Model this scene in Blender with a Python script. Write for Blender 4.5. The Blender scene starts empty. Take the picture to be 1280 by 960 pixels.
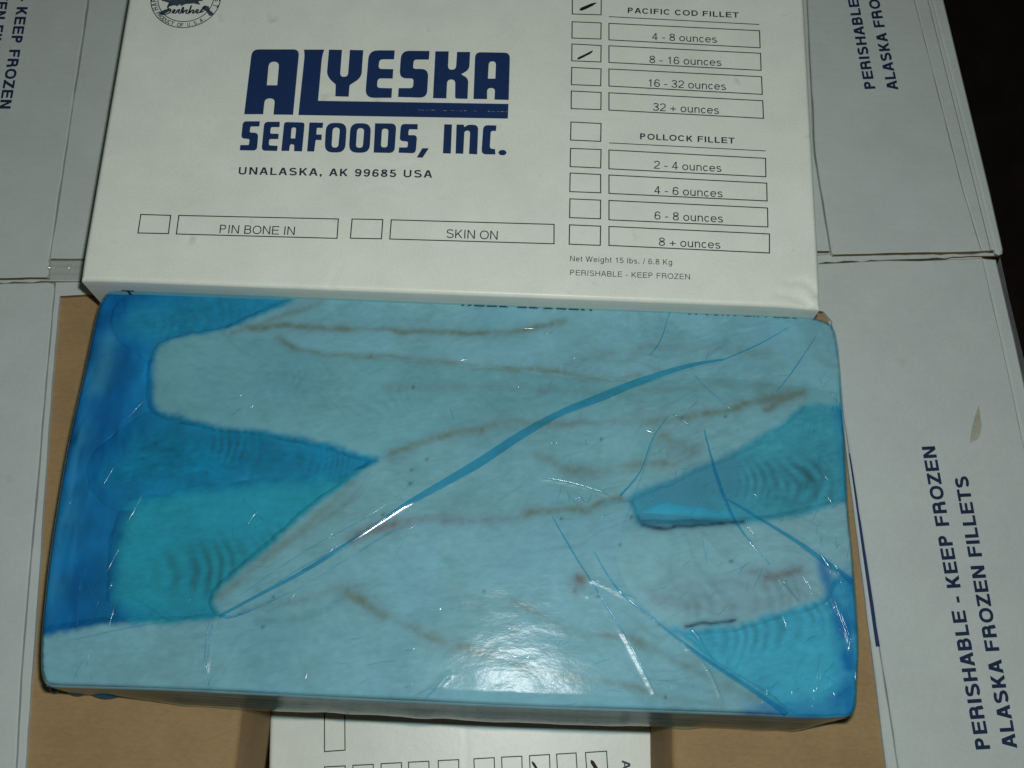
import bpy, bmesh, math, json, random
import numpy as np
from mathutils import Vector, Matrix
from mathutils.geometry import tessellate_polygon

# ------------------------------------------------------------------ camera, world, lamp, exposure
SC = bpy.context.scene
COL = SC.collection
F_PX, CAM_H = 1380.0, 0.70                       # focal length in pixels of the 1280 px frame; lens height above the kraft board
_n = np.array([-17.0, 455.0, F_PX]); _n /= np.linalg.norm(_n)
AZ = -_n
AY = np.array([160.0, -4180.0, F_PX]); AY -= AY.dot(AZ) * AZ; AY /= np.linalg.norm(AY)
AX = np.cross(AY, AZ)
ROT = np.stack([AX, AY, AZ])                     # camera (right, down, forward) -> world

cam_d = bpy.data.cameras.new('camera')
cam_d.sensor_width = 36.0
cam_d.lens = 36.0 * F_PX / 1280.0
cam_d.clip_start = 0.01
cam_d.clip_end = 50.0
cam = bpy.data.objects.new('camera', cam_d)
COL.objects.link(cam)
m3 = np.stack([ROT[:, 0], -ROT[:, 1], -ROT[:, 2]], axis=1)
cam.matrix_world = Matrix([[*m3[0], 0.0], [*m3[1], 0.0], [*m3[2], CAM_H], [0, 0, 0, 1]])
SC.camera = cam

world = bpy.data.worlds.new('World')
SC.world = world
world.use_nodes = True
bg = world.node_tree.nodes['Background']
bg.inputs[0].default_value = (0.62, 0.66, 0.60, 1)
bg.inputs[1].default_value = 0.045

flash_d = bpy.data.lights.new('camera_flash', 'POINT')
flash_d.energy = 12.8
flash_d.color = (0.96, 1.0, 0.99)
flash_d.shadow_soft_size = 0.011
flash = bpy.data.objects.new('camera_flash', flash_d)
flash.location = (0.020, 0.050, CAM_H)
COL.objects.link(flash)

SC.view_settings.view_transform = 'Standard'
SC.view_settings.look = 'None'
SC.view_settings.exposure = 0.0
SC.view_settings.gamma = 1.0
SC.cycles.max_bounces = 8
SC.cycles.transparent_max_bounces = 16
SC.cycles.caustics_reflective = False
SC.cycles.caustics_refractive = False


def U(px, py, z=0.0):
    """the point of the level plane at height z that the photograph shows at (px, py)"""
    d = ROT @ np.array([px - 640.0, py - 480.0, F_PX])
    t = (z - CAM_H) / d[2]
    return np.array([0.0, 0.0, CAM_H]) + t * d


def U2(pts, z):
    return np.array([U(p[0], p[1], z)[:2] for p in pts])


# ------------------------------------------------------------------ small helpers
def tag(o, label=None, cat=None, group=None, kind=None):
    if label: o['label'] = label
    if cat: o['category'] = cat
    if group: o['group'] = group
    if kind: o['kind'] = kind
    return o


def empty(name, loc=(0, 0, 0)):
    o = bpy.data.objects.new(name, None)
    o.empty_display_size = 0.03
    o.location = loc
    COL.objects.link(o)
    return o


def mesh_obj(name, verts, faces, mats, parent=None, smooth=False, origin=(0, 0, 0), fmat=None):
    """verts in world coordinates; stored relative to the parent's origin"""
    me = bpy.data.meshes.new(name)
    v = np.asarray(verts, dtype=float) - np.asarray(origin, dtype=float)
    me.from_pydata(v.tolist(), [], [list(f) for f in faces])
    if not isinstance(mats, (list, tuple)): mats = [mats]
    for m in mats: me.materials.append(m)
    if fmat is not None: me.polygons.foreach_set('material_index', np.asarray(fmat, dtype=np.int32))
    if smooth: me.polygons.foreach_set('use_smooth', np.ones(len(me.polygons), dtype=bool))
    me.update()
    o = bpy.data.objects.new(name, me)
    COL.objects.link(o)
    if parent is not None: o.parent = parent
    return o


def copy_tree(o, parent=None):
    c = o.copy(); COL.objects.link(c); c.parent = parent
    for ch in list(o.children): copy_tree(ch, c)
    return c


_rs = np.random.RandomState(7)
_LAT = _rs.rand(256, 256)


def noise2(x, y, s):
    """smooth value noise in [0, 1]; s = cells per metre"""
    x = np.asarray(x) * s + 91.3; y = np.asarray(y) * s + 47.7
    xi = np.floor(x).astype(int); yi = np.floor(y).astype(int)
    fx = x - xi; fy = y - yi
    fx = fx * fx * (3 - 2 * fx); fy = fy * fy * (3 - 2 * fy)
    g = lambda a, b: _LAT[a % 256, b % 256]
    return (g(xi, yi) * (1 - fx) + g(xi + 1, yi) * fx) * (1 - fy) + (g(xi, yi + 1) * (1 - fx) + g(xi + 1, yi + 1) * fx) * fy


def fbm(x, y, s, o=3):
    r = 0; a = 0.5; t = 0
    for k in range(o):
        r = r + a * noise2(x + k * 3.1, y - k * 1.7, s * 2 ** k); t += a; a *= 0.5
    return r / t


def spline(pts, n=12, closed=False):
    """Catmull-Rom through the points"""
    p = np.asarray(pts, dtype=float); N = len(p); out = []
    rng = range(N if closed else N - 1)
    for i in rng:
        if closed: a, b, c, d = p[(i - 1) % N], p[i], p[(i + 1) % N], p[(i + 2) % N]
        else: a, b, c, d = p[max(i - 1, 0)], p[i], p[i + 1], p[min(i + 2, N - 1)]
        for k in range(n):
            t = k / n
            out.append(0.5 * ((2 * b) + (c - a) * t + (2 * a - 5 * b + 4 * c - d) * t * t + (3 * b - a - 3 * c + d) * t ** 3))
    if not closed: out.append(p[-1])
    return np.array(out)


def seg_dist(X, Y, poly, closed=False):
    """distance from the points to a polyline, and the arc length along it at the nearest point"""
    best = np.full(X.shape, 1e9); arc = np.zeros(X.shape); run = 0.0
    n = len(poly)
    for i in range(n if closed else n - 1):
        a = poly[i]; b = poly[(i + 1) % n]
        ab = b - a; L2 = ab.dot(ab) + 1e-18; L = math.sqrt(L2)
        t = np.clip(((X - a[0]) * ab[0] + (Y - a[1]) * ab[1]) / L2, 0, 1)
        d = np.hypot(X - a[0] - t * ab[0], Y - a[1] - t * ab[1])
        m = d < best
        best[m] = d[m]; arc[m] = run + t[m] * L
        run += L
    return best, arc, run


def inside(X, Y, poly):
    r = np.zeros(X.shape, dtype=bool); n = len(poly); j = n - 1
    for i in range(n):
        xi, yi = poly[i]; xj, yj = poly[j]
        c = ((yi > Y) != (yj > Y)) & (X < (xj - xi) * (Y - yi) / (yj - yi + 1e-15) + xi)
        r ^= c; j = i
    return r


# ------------------------------------------------------------------ materials
class N:
    def __init__(self, name):
        self.m = bpy.data.materials.new(name); self.m.use_nodes = True
        self.t = self.m.node_tree; self.t.nodes.clear()
        self.out = self.t.nodes.new('ShaderNodeOutputMaterial')

    def n(self, kind, **kw):
        nd = self.t.nodes.new(kind)
        for k, v in kw.items():
            if k in nd.inputs: nd.inputs[k].default_value = v
            else: setattr(nd, k, v)
        return nd

    def l(self, a, b): self.t.links.new(a, b)


def rgba(c): return (c[0], c[1], c[2], 1.0)


def paper(name, c, rough=0.5, spec=0.3, mott=0.06, bump=0.12, stain=0.0, scale=700.0, stretch=(1, 1, 1), corr=0.0):
    """coated or plain board: mottled colour, fibre bump, faint stains"""
    k = N(name)
    tc = k.n('ShaderNodeTexCoord')
    mp = k.n('ShaderNodeMapping'); mp.inputs['Scale'].default_value = stretch
    k.l(tc.outputs['Object'], mp.inputs[0])
    n1 = k.n('ShaderNodeTexNoise', Scale=28.0, Detail=6.0, Roughness=0.65)
    n2 = k.n('ShaderNodeTexNoise', Scale=scale, Detail=4.0, Roughness=0.7)
    k.l(tc.outputs['Object'], n1.inputs['Vector']); k.l(mp.outputs[0], n2.inputs['Vector'])
    mix = k.n('ShaderNodeMixRGB', blend_type='MIX')
    mix.inputs[1].default_value = rgba([x * (1 - mott) for x in c]); mix.inputs[2].default_value = rgba([min(1, x * (1 + mott)) for x in c])
    add = k.n('ShaderNodeMath', operation='ADD'); k.l(n1.outputs[0], add.inputs[0]); k.l(n2.outputs[0], add.inputs[1])
    half = k.n('ShaderNodeMath', operation='MULTIPLY'); half.inputs[1].default_value = 0.5; k.l(add.outputs[0], half.inputs[0])
    st = k.n('ShaderNodeMapRange'); st.inputs[1].default_value = 0.38; st.inputs[2].default_value = 0.62; k.l(half.outputs[0], st.inputs[0])
    k.l(st.outputs[0], mix.inputs[0])
    col = mix.outputs[0]
    if stain > 0:
        n3 = k.n('ShaderNodeTexNoise', Scale=55.0, Detail=3.0, Roughness=0.5); k.l(tc.outputs['Object'], n3.inputs['Vector'])
        r = k.n('ShaderNodeMapRange'); r.inputs[1].default_value = 0.68; r.inputs[2].default_value = 0.80; r.inputs[4].default_value = stain
        k.l(n3.outputs[0], r.inputs[0])
        mx = k.n('ShaderNodeMixRGB', blend_type='MULTIPLY'); mx.inputs[2].default_value = (0.62, 0.55, 0.42, 1)
        k.l(r.outputs[0], mx.inputs[0]); k.l(col, mx.inputs[1]); col = mx.outputs[0]
    b = k.n('ShaderNodeBsdfPrincipled'); k.l(col, b.inputs['Base Color'])
    b.inputs['Roughness'].default_value = rough; b.inputs['Specular IOR Level'].default_value = spec
    bp = k.n('ShaderNodeBump', Strength=bump, Distance=0.0006)
    n4 = k.n('ShaderNodeTexNoise', Scale=120.0, Detail=5.0, Roughness=0.6); k.l(mp.outputs[0], n4.inputs['Vector'])
    hgt = n4.outputs[0]
    if corr > 0:                                 # the flutes of the corrugated core show through the liner
        wv = k.n('ShaderNodeTexWave', Scale=46.0, Distortion=1.2, Detail=2.0); wv.bands_direction = 'Y'; wv.inputs['Detail Scale'].default_value = 0.6
        k.l(tc.outputs['Object'], wv.inputs['Vector'])
        ma = k.n('ShaderNodeMath', operation='MULTIPLY_ADD'); ma.inputs[1].default_value = corr; k.l(wv.outputs['Fac'], ma.inputs[0]); k.l(hgt, ma.inputs[2]); hgt = ma.outputs[0]
    k.l(hgt, bp.inputs['Height']); k.l(bp.outputs[0], b.inputs['Normal'])
    k.l(b.outputs[0], k.out.inputs[0])
    return k.m


M_BOX = paper('coated_white_board', (0.69, 0.725, 0.64), rough=0.36, spec=0.35, mott=0.065, bump=0.2, stain=0.5)
M_FLAP = paper('white_lined_board', (0.475, 0.527, 0.500), rough=0.55, spec=0.2, mott=0.06, bump=0.10, stain=0.22, corr=0.5)
M_KRAFT = paper('kraft_board', (0.300, 0.200, 0.095), rough=0.7, spec=0.15, mott=0.12, bump=0.30, stain=0.35, scale=420.0, stretch=(0.5, 1.2, 1), corr=0.7)
M_EDGE = paper('cut_board_edge', (0.22, 0.15, 0.085), rough=0.9, spec=0.05, mott=0.35, bump=0.5, scale=900.0)
M_INK = paper('navy_ink', (0.010, 0.031, 0.100), rough=0.5, spec=0.25, mott=0.10, bump=0.05)
M_INKD = paper('dark_navy_ink', (0.020, 0.034, 0.058), rough=0.5, spec=0.25, mott=0.10, bump=0.05)
M_INKF = paper('flap_ink', (0.010, 0.026, 0.062), rough=0.55, spec=0.2, mott=0.15, bump=0.05)
M_INKG = paper('grey_blue_ink', (0.050, 0.078, 0.100), rough=0.55, spec=0.2, mott=0.5, bump=0.05)
M_PEN = paper('brown_black_marker', (0.014, 0.009, 0.006), rough=0.6, spec=0.2, mott=0.3, bump=0.05)
M_SCUFF = paper('scuffed_paper', (0.30, 0.33, 0.34), rough=0.8, spec=0.1)
M_TORN = paper('torn_grey_paper', (0.36, 0.36, 0.30), rough=0.9, spec=0.05, mott=0.2, bump=0.5)
M_FLOOR = paper('dark_floor', (0.020, 0.014, 0.011), rough=0.8, spec=0.1, mott=0.3, bump=0.2)
M_WALL = paper('grey_wrapped_board', (0.60, 0.61, 0.66), rough=0.35, spec=0.4, mott=0.25, bump=0.4, scale=300.0, stretch=(1.2, 1.2, 0.05))


def film_mat(name, tint, rough=0.16, haze=0.05, bump=0.10, ior=1.5, bscale=260.0, hazecol=(0.12, 0.48, 0.62), refl=0.032):
    """thin clear blue plastic: tinted see-through, a little milky, glossy on top"""
    k = N(name)
    tc = k.n('ShaderNodeTexCoord')
    nz = k.n('ShaderNodeTexNoise', Scale=bscale, Detail=4.0, Roughness=0.6)
    mp = k.n('ShaderNodeMapping'); mp.inputs['Scale'].default_value = (0.65, 1.25, 1.0)
    k.l(tc.outputs['Object'], mp.inputs[0]); k.l(mp.outputs[0], nz.inputs['Vector'])
    bp = k.n('ShaderNodeBump', Strength=bump, Distance=0.0012); k.l(nz.outputs[0], bp.inputs['Height'])
    tr = k.n('ShaderNodeBsdfTransparent', Color=rgba(tint))
    df = k.n('ShaderNodeBsdfDiffuse', Color=rgba(hazecol)); k.l(bp.outputs[0], df.inputs['Normal'])
    mh = k.n('ShaderNodeMixShader'); mh.inputs[0].default_value = haze
    k.l(tr.outputs[0], mh.inputs[1]); k.l(df.outputs[0], mh.inputs[2])
    gl = k.n('ShaderNodeBsdfGlossy', Roughness=rough); gl.inputs['Color'].default_value = (1, 1, 1, 1); k.l(bp.outputs[0], gl.inputs['Normal'])
    lw = k.n('ShaderNodeLayerWeight', Blend=0.5); k.l(bp.outputs[0], lw.inputs['Normal'])
    pw = k.n('ShaderNodeMath', operation='POWER'); pw.inputs[1].default_value = 5.0; k.l(lw.outputs['Facing'], pw.inputs[0])
    fr = k.n('ShaderNodeMath', operation='MULTIPLY_ADD'); fr.inputs[1].default_value = 0.6; fr.inputs[2].default_value = refl; k.l(pw.outputs[0], fr.inputs[0])
    mx = k.n('ShaderNodeMixShader'); k.l(fr.outputs[0], mx.inputs[0]); k.l(mh.outputs[0], mx.inputs[1]); k.l(gl.outputs[0], mx.inputs[2])
    k.l(mx.outputs[0], k.out.inputs[0])
    return k.m


M_FILM = film_mat('blue_film', (0.60, 0.90, 0.985), rough=0.19, haze=0.022, bump=0.09, refl=0.0055)
M_FOLD = film_mat('folded_blue_film', (0.46, 0.84, 0.97), rough=0.12, haze=0.06, bump=0.05, hazecol=(0.1, 0.45, 0.62))
M_PLEAT = film_mat('clear_film_pleat', (0.84, 0.95, 0.99), rough=0.13, haze=0.05, bump=0.03)
M_GATHER = film_mat('bunched_blue_film', (0.35, 0.65, 0.85), rough=0.14, haze=0.35, bump=0.2, hazecol=(0.05, 0.20, 0.32))
M_TAPE = film_mat('clear_tape', (0.90, 0.90, 0.90), rough=0.10, haze=0.20, bump=0.35, bscale=160.0, hazecol=(0.6, 0.6, 0.58))


def fish_mat(name, rough=0.5):
    k = N(name)
    at = k.n('ShaderNodeVertexColor'); at.layer_name = 'Col'
    b = k.n('ShaderNodeBsdfPrincipled', Roughness=rough); b.inputs['Specular IOR Level'].default_value = 0.2
    k.l(at.outputs[0], b.inputs['Base Color'])
    k.l(b.outputs[0], k.out.inputs[0])
    return k.m


M_FISH = fish_mat('frozen_fish_flesh')
M_CORE = fish_mat('gathered_film_and_ice', 0.6)

# ------------------------------------------------------------------ lettering: a plain grotesque drawn with pen strokes, cap height = 1
def _arc(cx, cy, rx, ry, a0, a1, n=14, e=2.25):
    out = []
    for k in range(n + 1):
        a = math.radians(a0 + (a1 - a0) * k / n); c, s = math.cos(a), math.sin(a)
        out.append((cx + rx * math.copysign(abs(c) ** (2 / e), c), cy + ry * math.copysign(abs(s) ** (2 / e), s)))
    return out


def _strip(pts, w):
    p = np.array(pts, float); n = len(p); qs = []
    L, R = [], []
    closed = np.linalg.norm(p[0] - p[-1]) < 1e-6
    for i in range(n):
        a = p[i - 1] if i else (p[-2] if closed else p[0]); c = p[i + 1] if i < n - 1 else (p[1] if closed else p[-1])
        u = p[i] - a; v = c - p[i]
        if np.linalg.norm(u) < 1e-9: u = v
        if np.linalg.norm(v) < 1e-9: v = u
        u = u / np.linalg.norm(u); v = v / np.linalg.norm(v)
        t = u + v; t /= np.linalg.norm(t) + 1e-9; nn = np.array([-t[1], t[0]]); k = w / 2 / max(nn.dot([-u[1], u[0]]), .45)
        L.append(p[i] + nn * k); R.append(p[i] - nn * k)
    return [[tuple(R[i]), tuple(R[i + 1]), tuple(L[i + 1]), tuple(L[i])] for i in range(n - 1)]


def glyph(ch, w, wh):
    """(advance, list of primitives); a primitive is a list of quads"""
    sb, sr = 0.085 + w * .05, 0.05
    h, g = w / 2, wh / 2
    Wd = {'A': .92, 'B': .93, 'C': .99, 'D': .99, 'E': .90, 'F': .84, 'G': 1.06, 'H': .99, 'I': .37, 'K': .94, 'L': .80, 'N': .99, 'O': 1.06, 'P': .91, 'R': .97, 'S': .91, 'T': .86,
          'U': .98, 'V': .92, 'W': 1.31, 'Z': .86, '-': .48, '+': .80, '.': .38, ',': .38, '/': .38, ' ': .38, 'o': .77, 'u': .77, 'n': .77, 'c': .70, 'e': .77, 's': .70,
          't': .40, 'g': .77, 'h': .77, 'l': .31, 'b': .77, 'i': .31}
    W = Wd.get(ch, .77) + (w - .12) * .45
    l, r = sb + h, W - sb - h
    lo, ro = sr + h, W - sr - h                     # round sides
    P = []
    R_ = lambda x0, y0, x1, y1: P.append([[(x0, y0), (x1, y0), (x1, y1), (x0, y1)]])
    V = lambda x, y0, y1: R_(x - h, y0, x + h, y1)
    Hh = lambda y, x0, x1: R_(x0, y - g, x1, y + g)
    S = lambda pts, ww=None: P.append(_strip(pts, ww or (w + wh) / 2))

    def Dg(x0, y0, x1, y1, k=1.0):
        hw = w * k * math.hypot(x1 - x0, y1 - y0) / abs(y1 - y0) / 2
        P.append([[(x0 - hw, y0), (x0 + hw, y0), (x1 + hw, y1), (x1 - hw, y1)]])
    X = .727                                         # height of the small letters
    cx = W / 2
    if ch == 'A':
        Dg(.02 + h * 1.1, 0, cx - h * .25, 1); Dg(W - .02 - h * 1.1, 0, cx + h * .25, 1); Hh(.32, .22 * W, .78 * W)
    elif ch in 'BPR':
        V(l, 0, 1); bx = r - (.06 if ch != 'B' else .04); ym = .50 if ch != 'B' else .53
        rr = (1 - g - ym) / 2
        S([(l, 1 - g), (bx - rr * .9, 1 - g)] + _arc(bx - rr * .9, 1 - g - rr, rr * .95, rr, 88, -88, 10, 2.1) + [(bx - rr * .9, ym), (l, ym)])
        if ch == 'B':
            r2 = (ym - g) / 2; bx = r + .02
            S([(l, ym), (bx - r2, ym)] + _arc(bx - r2, ym - r2, r2, r2, 88, -88, 10, 2.1) + [(bx - r2, g), (l, g)])
        if ch == 'R': S([(cx, ym), (r - .16, ym - .005), (r - .06, ym - .05), (r - .02, ym - .14), (r - .01, .12), (r + .03, 0)], w)
    elif ch == 'C' or ch == 'G':
        S(_arc(cx, .5, ro - cx, .5 - g, 36, 324, 26))
        if ch == 'G': Hh(.44, cx + .02, ro + h * .6); V(ro - .01, .02, .44)
    elif ch == 'D':
        V(l, 0, 1); S([(l, 1 - g), (cx - .06, 1 - g)] + _arc(cx - .06, .5, ro - cx + .06, .5 - g, 86, -86, 18) + [(cx - .06, g), (l, g)])
    elif ch in 'EF':
        V(l, 0, 1); Hh(1 - g, l, W - .06); Hh(.52, l, W - .11)
        if ch == 'E': Hh(g, l, W - .05)
    elif ch == 'H': V(l, 0, 1); V(r, 0, 1); Hh(.53, l, r)
    elif ch == 'I': V(cx, 0, 1)
    elif ch == 'K': V(l, 0, 1); Dg(l + h * .7, .34, r - .0, 1, .95); Dg(r + .03, 0, l + .17 + h * .4, .60, .95)
    elif ch == 'L': V(l, 0, 1); Hh(g, l, W - .04)
    elif ch == 'N': V(l, 0, 1); V(r, 0, 1); Dg(r - h * .15, 0, l + h * .15, 1, .82)
    elif ch == 'O' or ch == '0':
        S(_arc(cx, .5, ro - cx, .5 - g, 0, 360, 36))
    elif ch == 'S':
        S(_arc(cx, .745, ro - cx - .03, .255 - g, 22, 190, 14) + [(lo + .06, .62), (cx - .06, .54), (cx + .1, .50), (ro - .05, .42)] + _arc(cx, .27, ro - cx, .27 - g, 10, -160, 14))
    elif ch == 'T': V(cx, 0, 1); Hh(1 - g, .03, W - .03)
    elif ch == 'U': S([(l, 1), (l, .36)] + _arc(cx, .36, r - cx, .36 - g, 180, 360, 18) + [(r, .36), (r, 1)])
    elif ch == 'V': Dg(cx - h * .25, 0, .02 + h * 1.1, 1); Dg(cx + h * .25, 0, W - .02 - h * 1.1, 1)
    elif ch == 'W':
        Dg(W * .29, 0, .03 + h, 1); Dg(W * .29, 0, cx, 1); Dg(W * .71, 0, cx, 1); Dg(W * .71, 0, W - .03 - h, 1)
    elif ch == 'Z': Hh(1 - g, .06, W - .06); Hh(g, .04, W - .04); Dg(.06 + h * 1.3, wh * .6, W - .06 - h * 1.3, 1 - wh * .6)
    elif ch == '1': V(cx + .05, 0, .99); S([(cx + .05, .93), (cx - .03, .80), (cx - .19, .745)], wh)
    elif ch == '2': S(_arc(cx, .70, ro - cx - .01, .30 - g, 172, -28, 16) + [(cx + .10, .42), (lo + .08, .22), (lo + .01, g)]); Hh(g, lo - h, ro + h * .6)
    elif ch == '3':
        S(_arc(cx - .02, .755, ro - cx - .02, .245 - g, 168, -84, 14) + [(cx - .08, .515)]); S([(cx - .08, .515)] + _arc(cx - .02, .265, ro - cx + .01, .265 - g, 84, -172, 14))
    elif ch == '4': V(W * .66, 0, .99); Hh(.29, .04, W - .05); Dg(.06 + h, .29, W * .66 - h * .4, .99, .85)
    elif ch == '5': Hh(.99 - g, lo + .06, ro - .01); S([(lo + .10, .99), (lo + .03, .48)]); S([(lo + .03, .50), (lo + .12, .59)] + _arc(cx - .01, .31, ro - cx + .01, .315 - g, 95, -165, 18))
    elif ch == '6': S(_arc(cx, .31, ro - cx, .31 - g, 0, 360, 24)); S([(ro - .03, .76)] + _arc(cx + .02, .62, ro - cx - .01, .38 - g, 40, 172, 12) + [(lo + .0, .40), (lo, .31)])
    elif ch == '9': S(_arc(cx, .69, ro - cx, .31 - g, 0, 360, 24)); S([(lo + .03, .24)] + _arc(cx - .02, .38, ro - cx - .01, .38 - g, 220, 352, 12) + [(ro - .0, .60), (ro, .69)])
    elif ch == '8': S(_arc(cx, .76, ro - cx - .03, .24 - g, 0, 360, 22)); S(_arc(cx, .275, ro - cx, .275 - g, 0, 360, 24))
    elif ch == '-': Hh(.36, .06, W - .06)
    elif ch == '+': Hh(.36, .07, W - .07); R_(cx - g, .06, cx + g, .66)
    elif ch == '.': R_(cx - h * 1.15, 0, cx + h * 1.15, h * 2.3)
    elif ch == ',': P.append([[(cx - h * 1.15, h * 2.3), (cx - h * 1.15, 0), (cx + h * 1.15, 0), (cx + h * 1.15, h * 2.3)]]); P.append([[(cx + h * 1.15, 0), (cx - h * .2, 0), (cx - h * .9, -.19), (cx - h * .3, -.19)]])
    elif ch == '/': Dg(.03, -.02, W - .03, 1.02, .8)
    elif ch == 'o': S(_arc(cx, X / 2, ro - cx, X / 2 - g, 0, 360, 28))
    elif ch == 'u': V(r, 0, X); S([(l, X), (l, .26)] + _arc((l + r) / 2, .26, (r - l) / 2, .26 - g, 180, 355, 12))
    elif ch in 'nh': V(l, 0, X if ch == 'n' else 1.0); S(_arc((l + r) / 2, X - .27, (r - l) / 2, .27 - g, 175, 0, 12) + [(r, 0)])
    elif ch == 'c': S(_arc(cx, X / 2, ro - cx, X / 2 - g, 38, 322, 22))
    elif ch == 'e': S(_arc(cx, X / 2, ro - cx, X / 2 - g, 0, 322, 24)); Hh(X / 2 + .01, lo, ro + h * .9)
    elif ch == 's':
        S(_arc(cx, .545, ro - cx - .03, .182 - g, 20, 190, 10) + [(lo + .06, .445), (cx, .385), (ro - .05, .31)] + _arc(cx, .195, ro - cx, .195 - g, 8, -160, 12))
    elif ch == 't': S([(cx - .02, .92), (cx - .02, .14), (cx + .02, g + .01), (W - .04, g)], w); Hh(X - g, .03, W - .05)
    elif ch == 'g': V(r, .0, X); S(_arc((lo + r) / 2, X / 2, (r - lo) / 2, X / 2 - g, 0, 360, 24)); S([(r, .02)] + _arc((lo + r) / 2, -.02, (r - lo) / 2, .24, 0, -160, 12))
    elif ch == 'l': V(cx, 0, 1)
    elif ch == 'i': V(cx, 0, X); R_(cx - h, .87, cx + h, 1)
    elif ch == 'b': V(l, 0, 1); S(_arc((l + ro) / 2, X / 2, (ro - l) / 2, X / 2 - g, 0, 360, 24))
    return W, P


STYLES = {'x': (0.245, 0.195), 'r': (0.124, 0.110), 'b': (0.205, 0.165), 'm': (0.165, 0.135)}


def text_prims(s, style, track=0.0):
    """quads of every primitive with its running number (overlapping strokes are stacked a hair apart)"""
    w, wh = STYLES[style]; x = 0.0; out = []; ends = []
    for ch in s:
        W, P = glyph(ch, w, wh)
        for k, prim in enumerate(P):
            for q in prim: out.append((k, [(a + x, b) for a, b in q]))
        x += W + track; ends.append(x)
    return out, x - track, ends


LIFT = 0.00002


def lettering(name, s, pl, pr, cap_px, z, parent, origin, style='r', mat=None, track=0.0, fit=None, plane=None):
    """print s on the level plane z with its baseline running between two picture points; cap_px: letter height there"""
    prims, w, ends = text_prims(s, style, track)
    x0 = 0.0
    if fit:
        i = s.index(fit); x0 = ends[i - 1] if i else 0.0; w = ends[i + len(fit) - 1] - x0 - track
    if plane is None:
        A = U(pl[0], pl[1], z); B = U(pr[0], pr[1], z)
        ex = (B - A) / w
        up = np.cross([0, 0, 1.0], ex); up /= np.linalg.norm(up)
        mid = ((pl[0] + pr[0]) / 2, (pl[1] + pr[1]) / 2)
        dpx = (U(mid[0] + 1, mid[1], z) - U(mid[0] - 1, mid[1], z)) / 2; dpy = (U(mid[0], mid[1] + 1, z) - U(mid[0], mid[1] - 1, z)) / 2
        J = np.array([dpx[:2], dpy[:2]]).T; upx = np.linalg.solve(J, up[:2]); h = cap_px / np.linalg.norm(upx)
        ey = up * h
    else:
        A, ex, ey = plane
    nz = np.cross(ex, ey); nz /= np.linalg.norm(nz)
    V, Fc = [], []
    for k, q in prims:
        b = len(V)
        V += [tuple(A + ex * (p[0] - x0) + ey * p[1] + nz * k * LIFT) for p in q]; Fc.append((b, b + 1, b + 2, b + 3))
    return mesh_obj(name, V, Fc, mat or M_INKD, parent, origin=origin)


def flat_polys(polys, frame, z):
    """polys: list of [outer, hole, ...] 2D loops -> flat mesh; frame maps 2D points to world"""
    V, Fc = [], []
    for loops in polys:
        tris = tessellate_polygon([[Vector((p[0], p[1], 0)) for p in lp] for lp in loops])
        base = len(V)
        for lp in loops:
            for p in lp: V.append(frame(p))
        for t in tris:
            a, b, c = (np.array(V[base + i]) for i in t)
            Fc.append([base + i for i in (t if np.cross(b - a, c - a)[2] >= 0 else t[::-1])])
    return V, Fc


def area2(l): return sum(l[i][0] * l[(i + 1) % len(l)][1] - l[(i + 1) % len(l)][0] * l[i][1] for i in range(len(l)))


def rounded(pts, n=5):
    """polygon whose points may carry a corner radius (x, y, r)"""
    out = []; N_ = len(pts)
    for i, p in enumerate(pts):
        a = np.array(pts[i - 1][:2], float); b = np.array(p[:2], float); c = np.array(pts[(i + 1) % N_][:2], float)
        if len(p) < 3: out.append(tuple(b)); continue
        r = min(p[2], np.linalg.norm(a - b) * 0.5, np.linalg.norm(c - b) * 0.5)
        s = b + (a - b) / np.linalg.norm(a - b) * r; e = b + (c - b) / np.linalg.norm(c - b) * r
        for k in range(n + 1):
            t = k / n; out.append(tuple((1 - t) ** 2 * s + 2 * t * (1 - t) * b + t * t * e))
    return out


# ------------------------------------------------------------------ setting
me = mesh_obj('floor', [(-3, -3, -0.55), (3, -3, -0.55), (3, 3, -0.55), (-3, 3, -0.55)], [(0, 1, 2, 3)], M_FLOOR)
tag(me, kind='structure')


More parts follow.
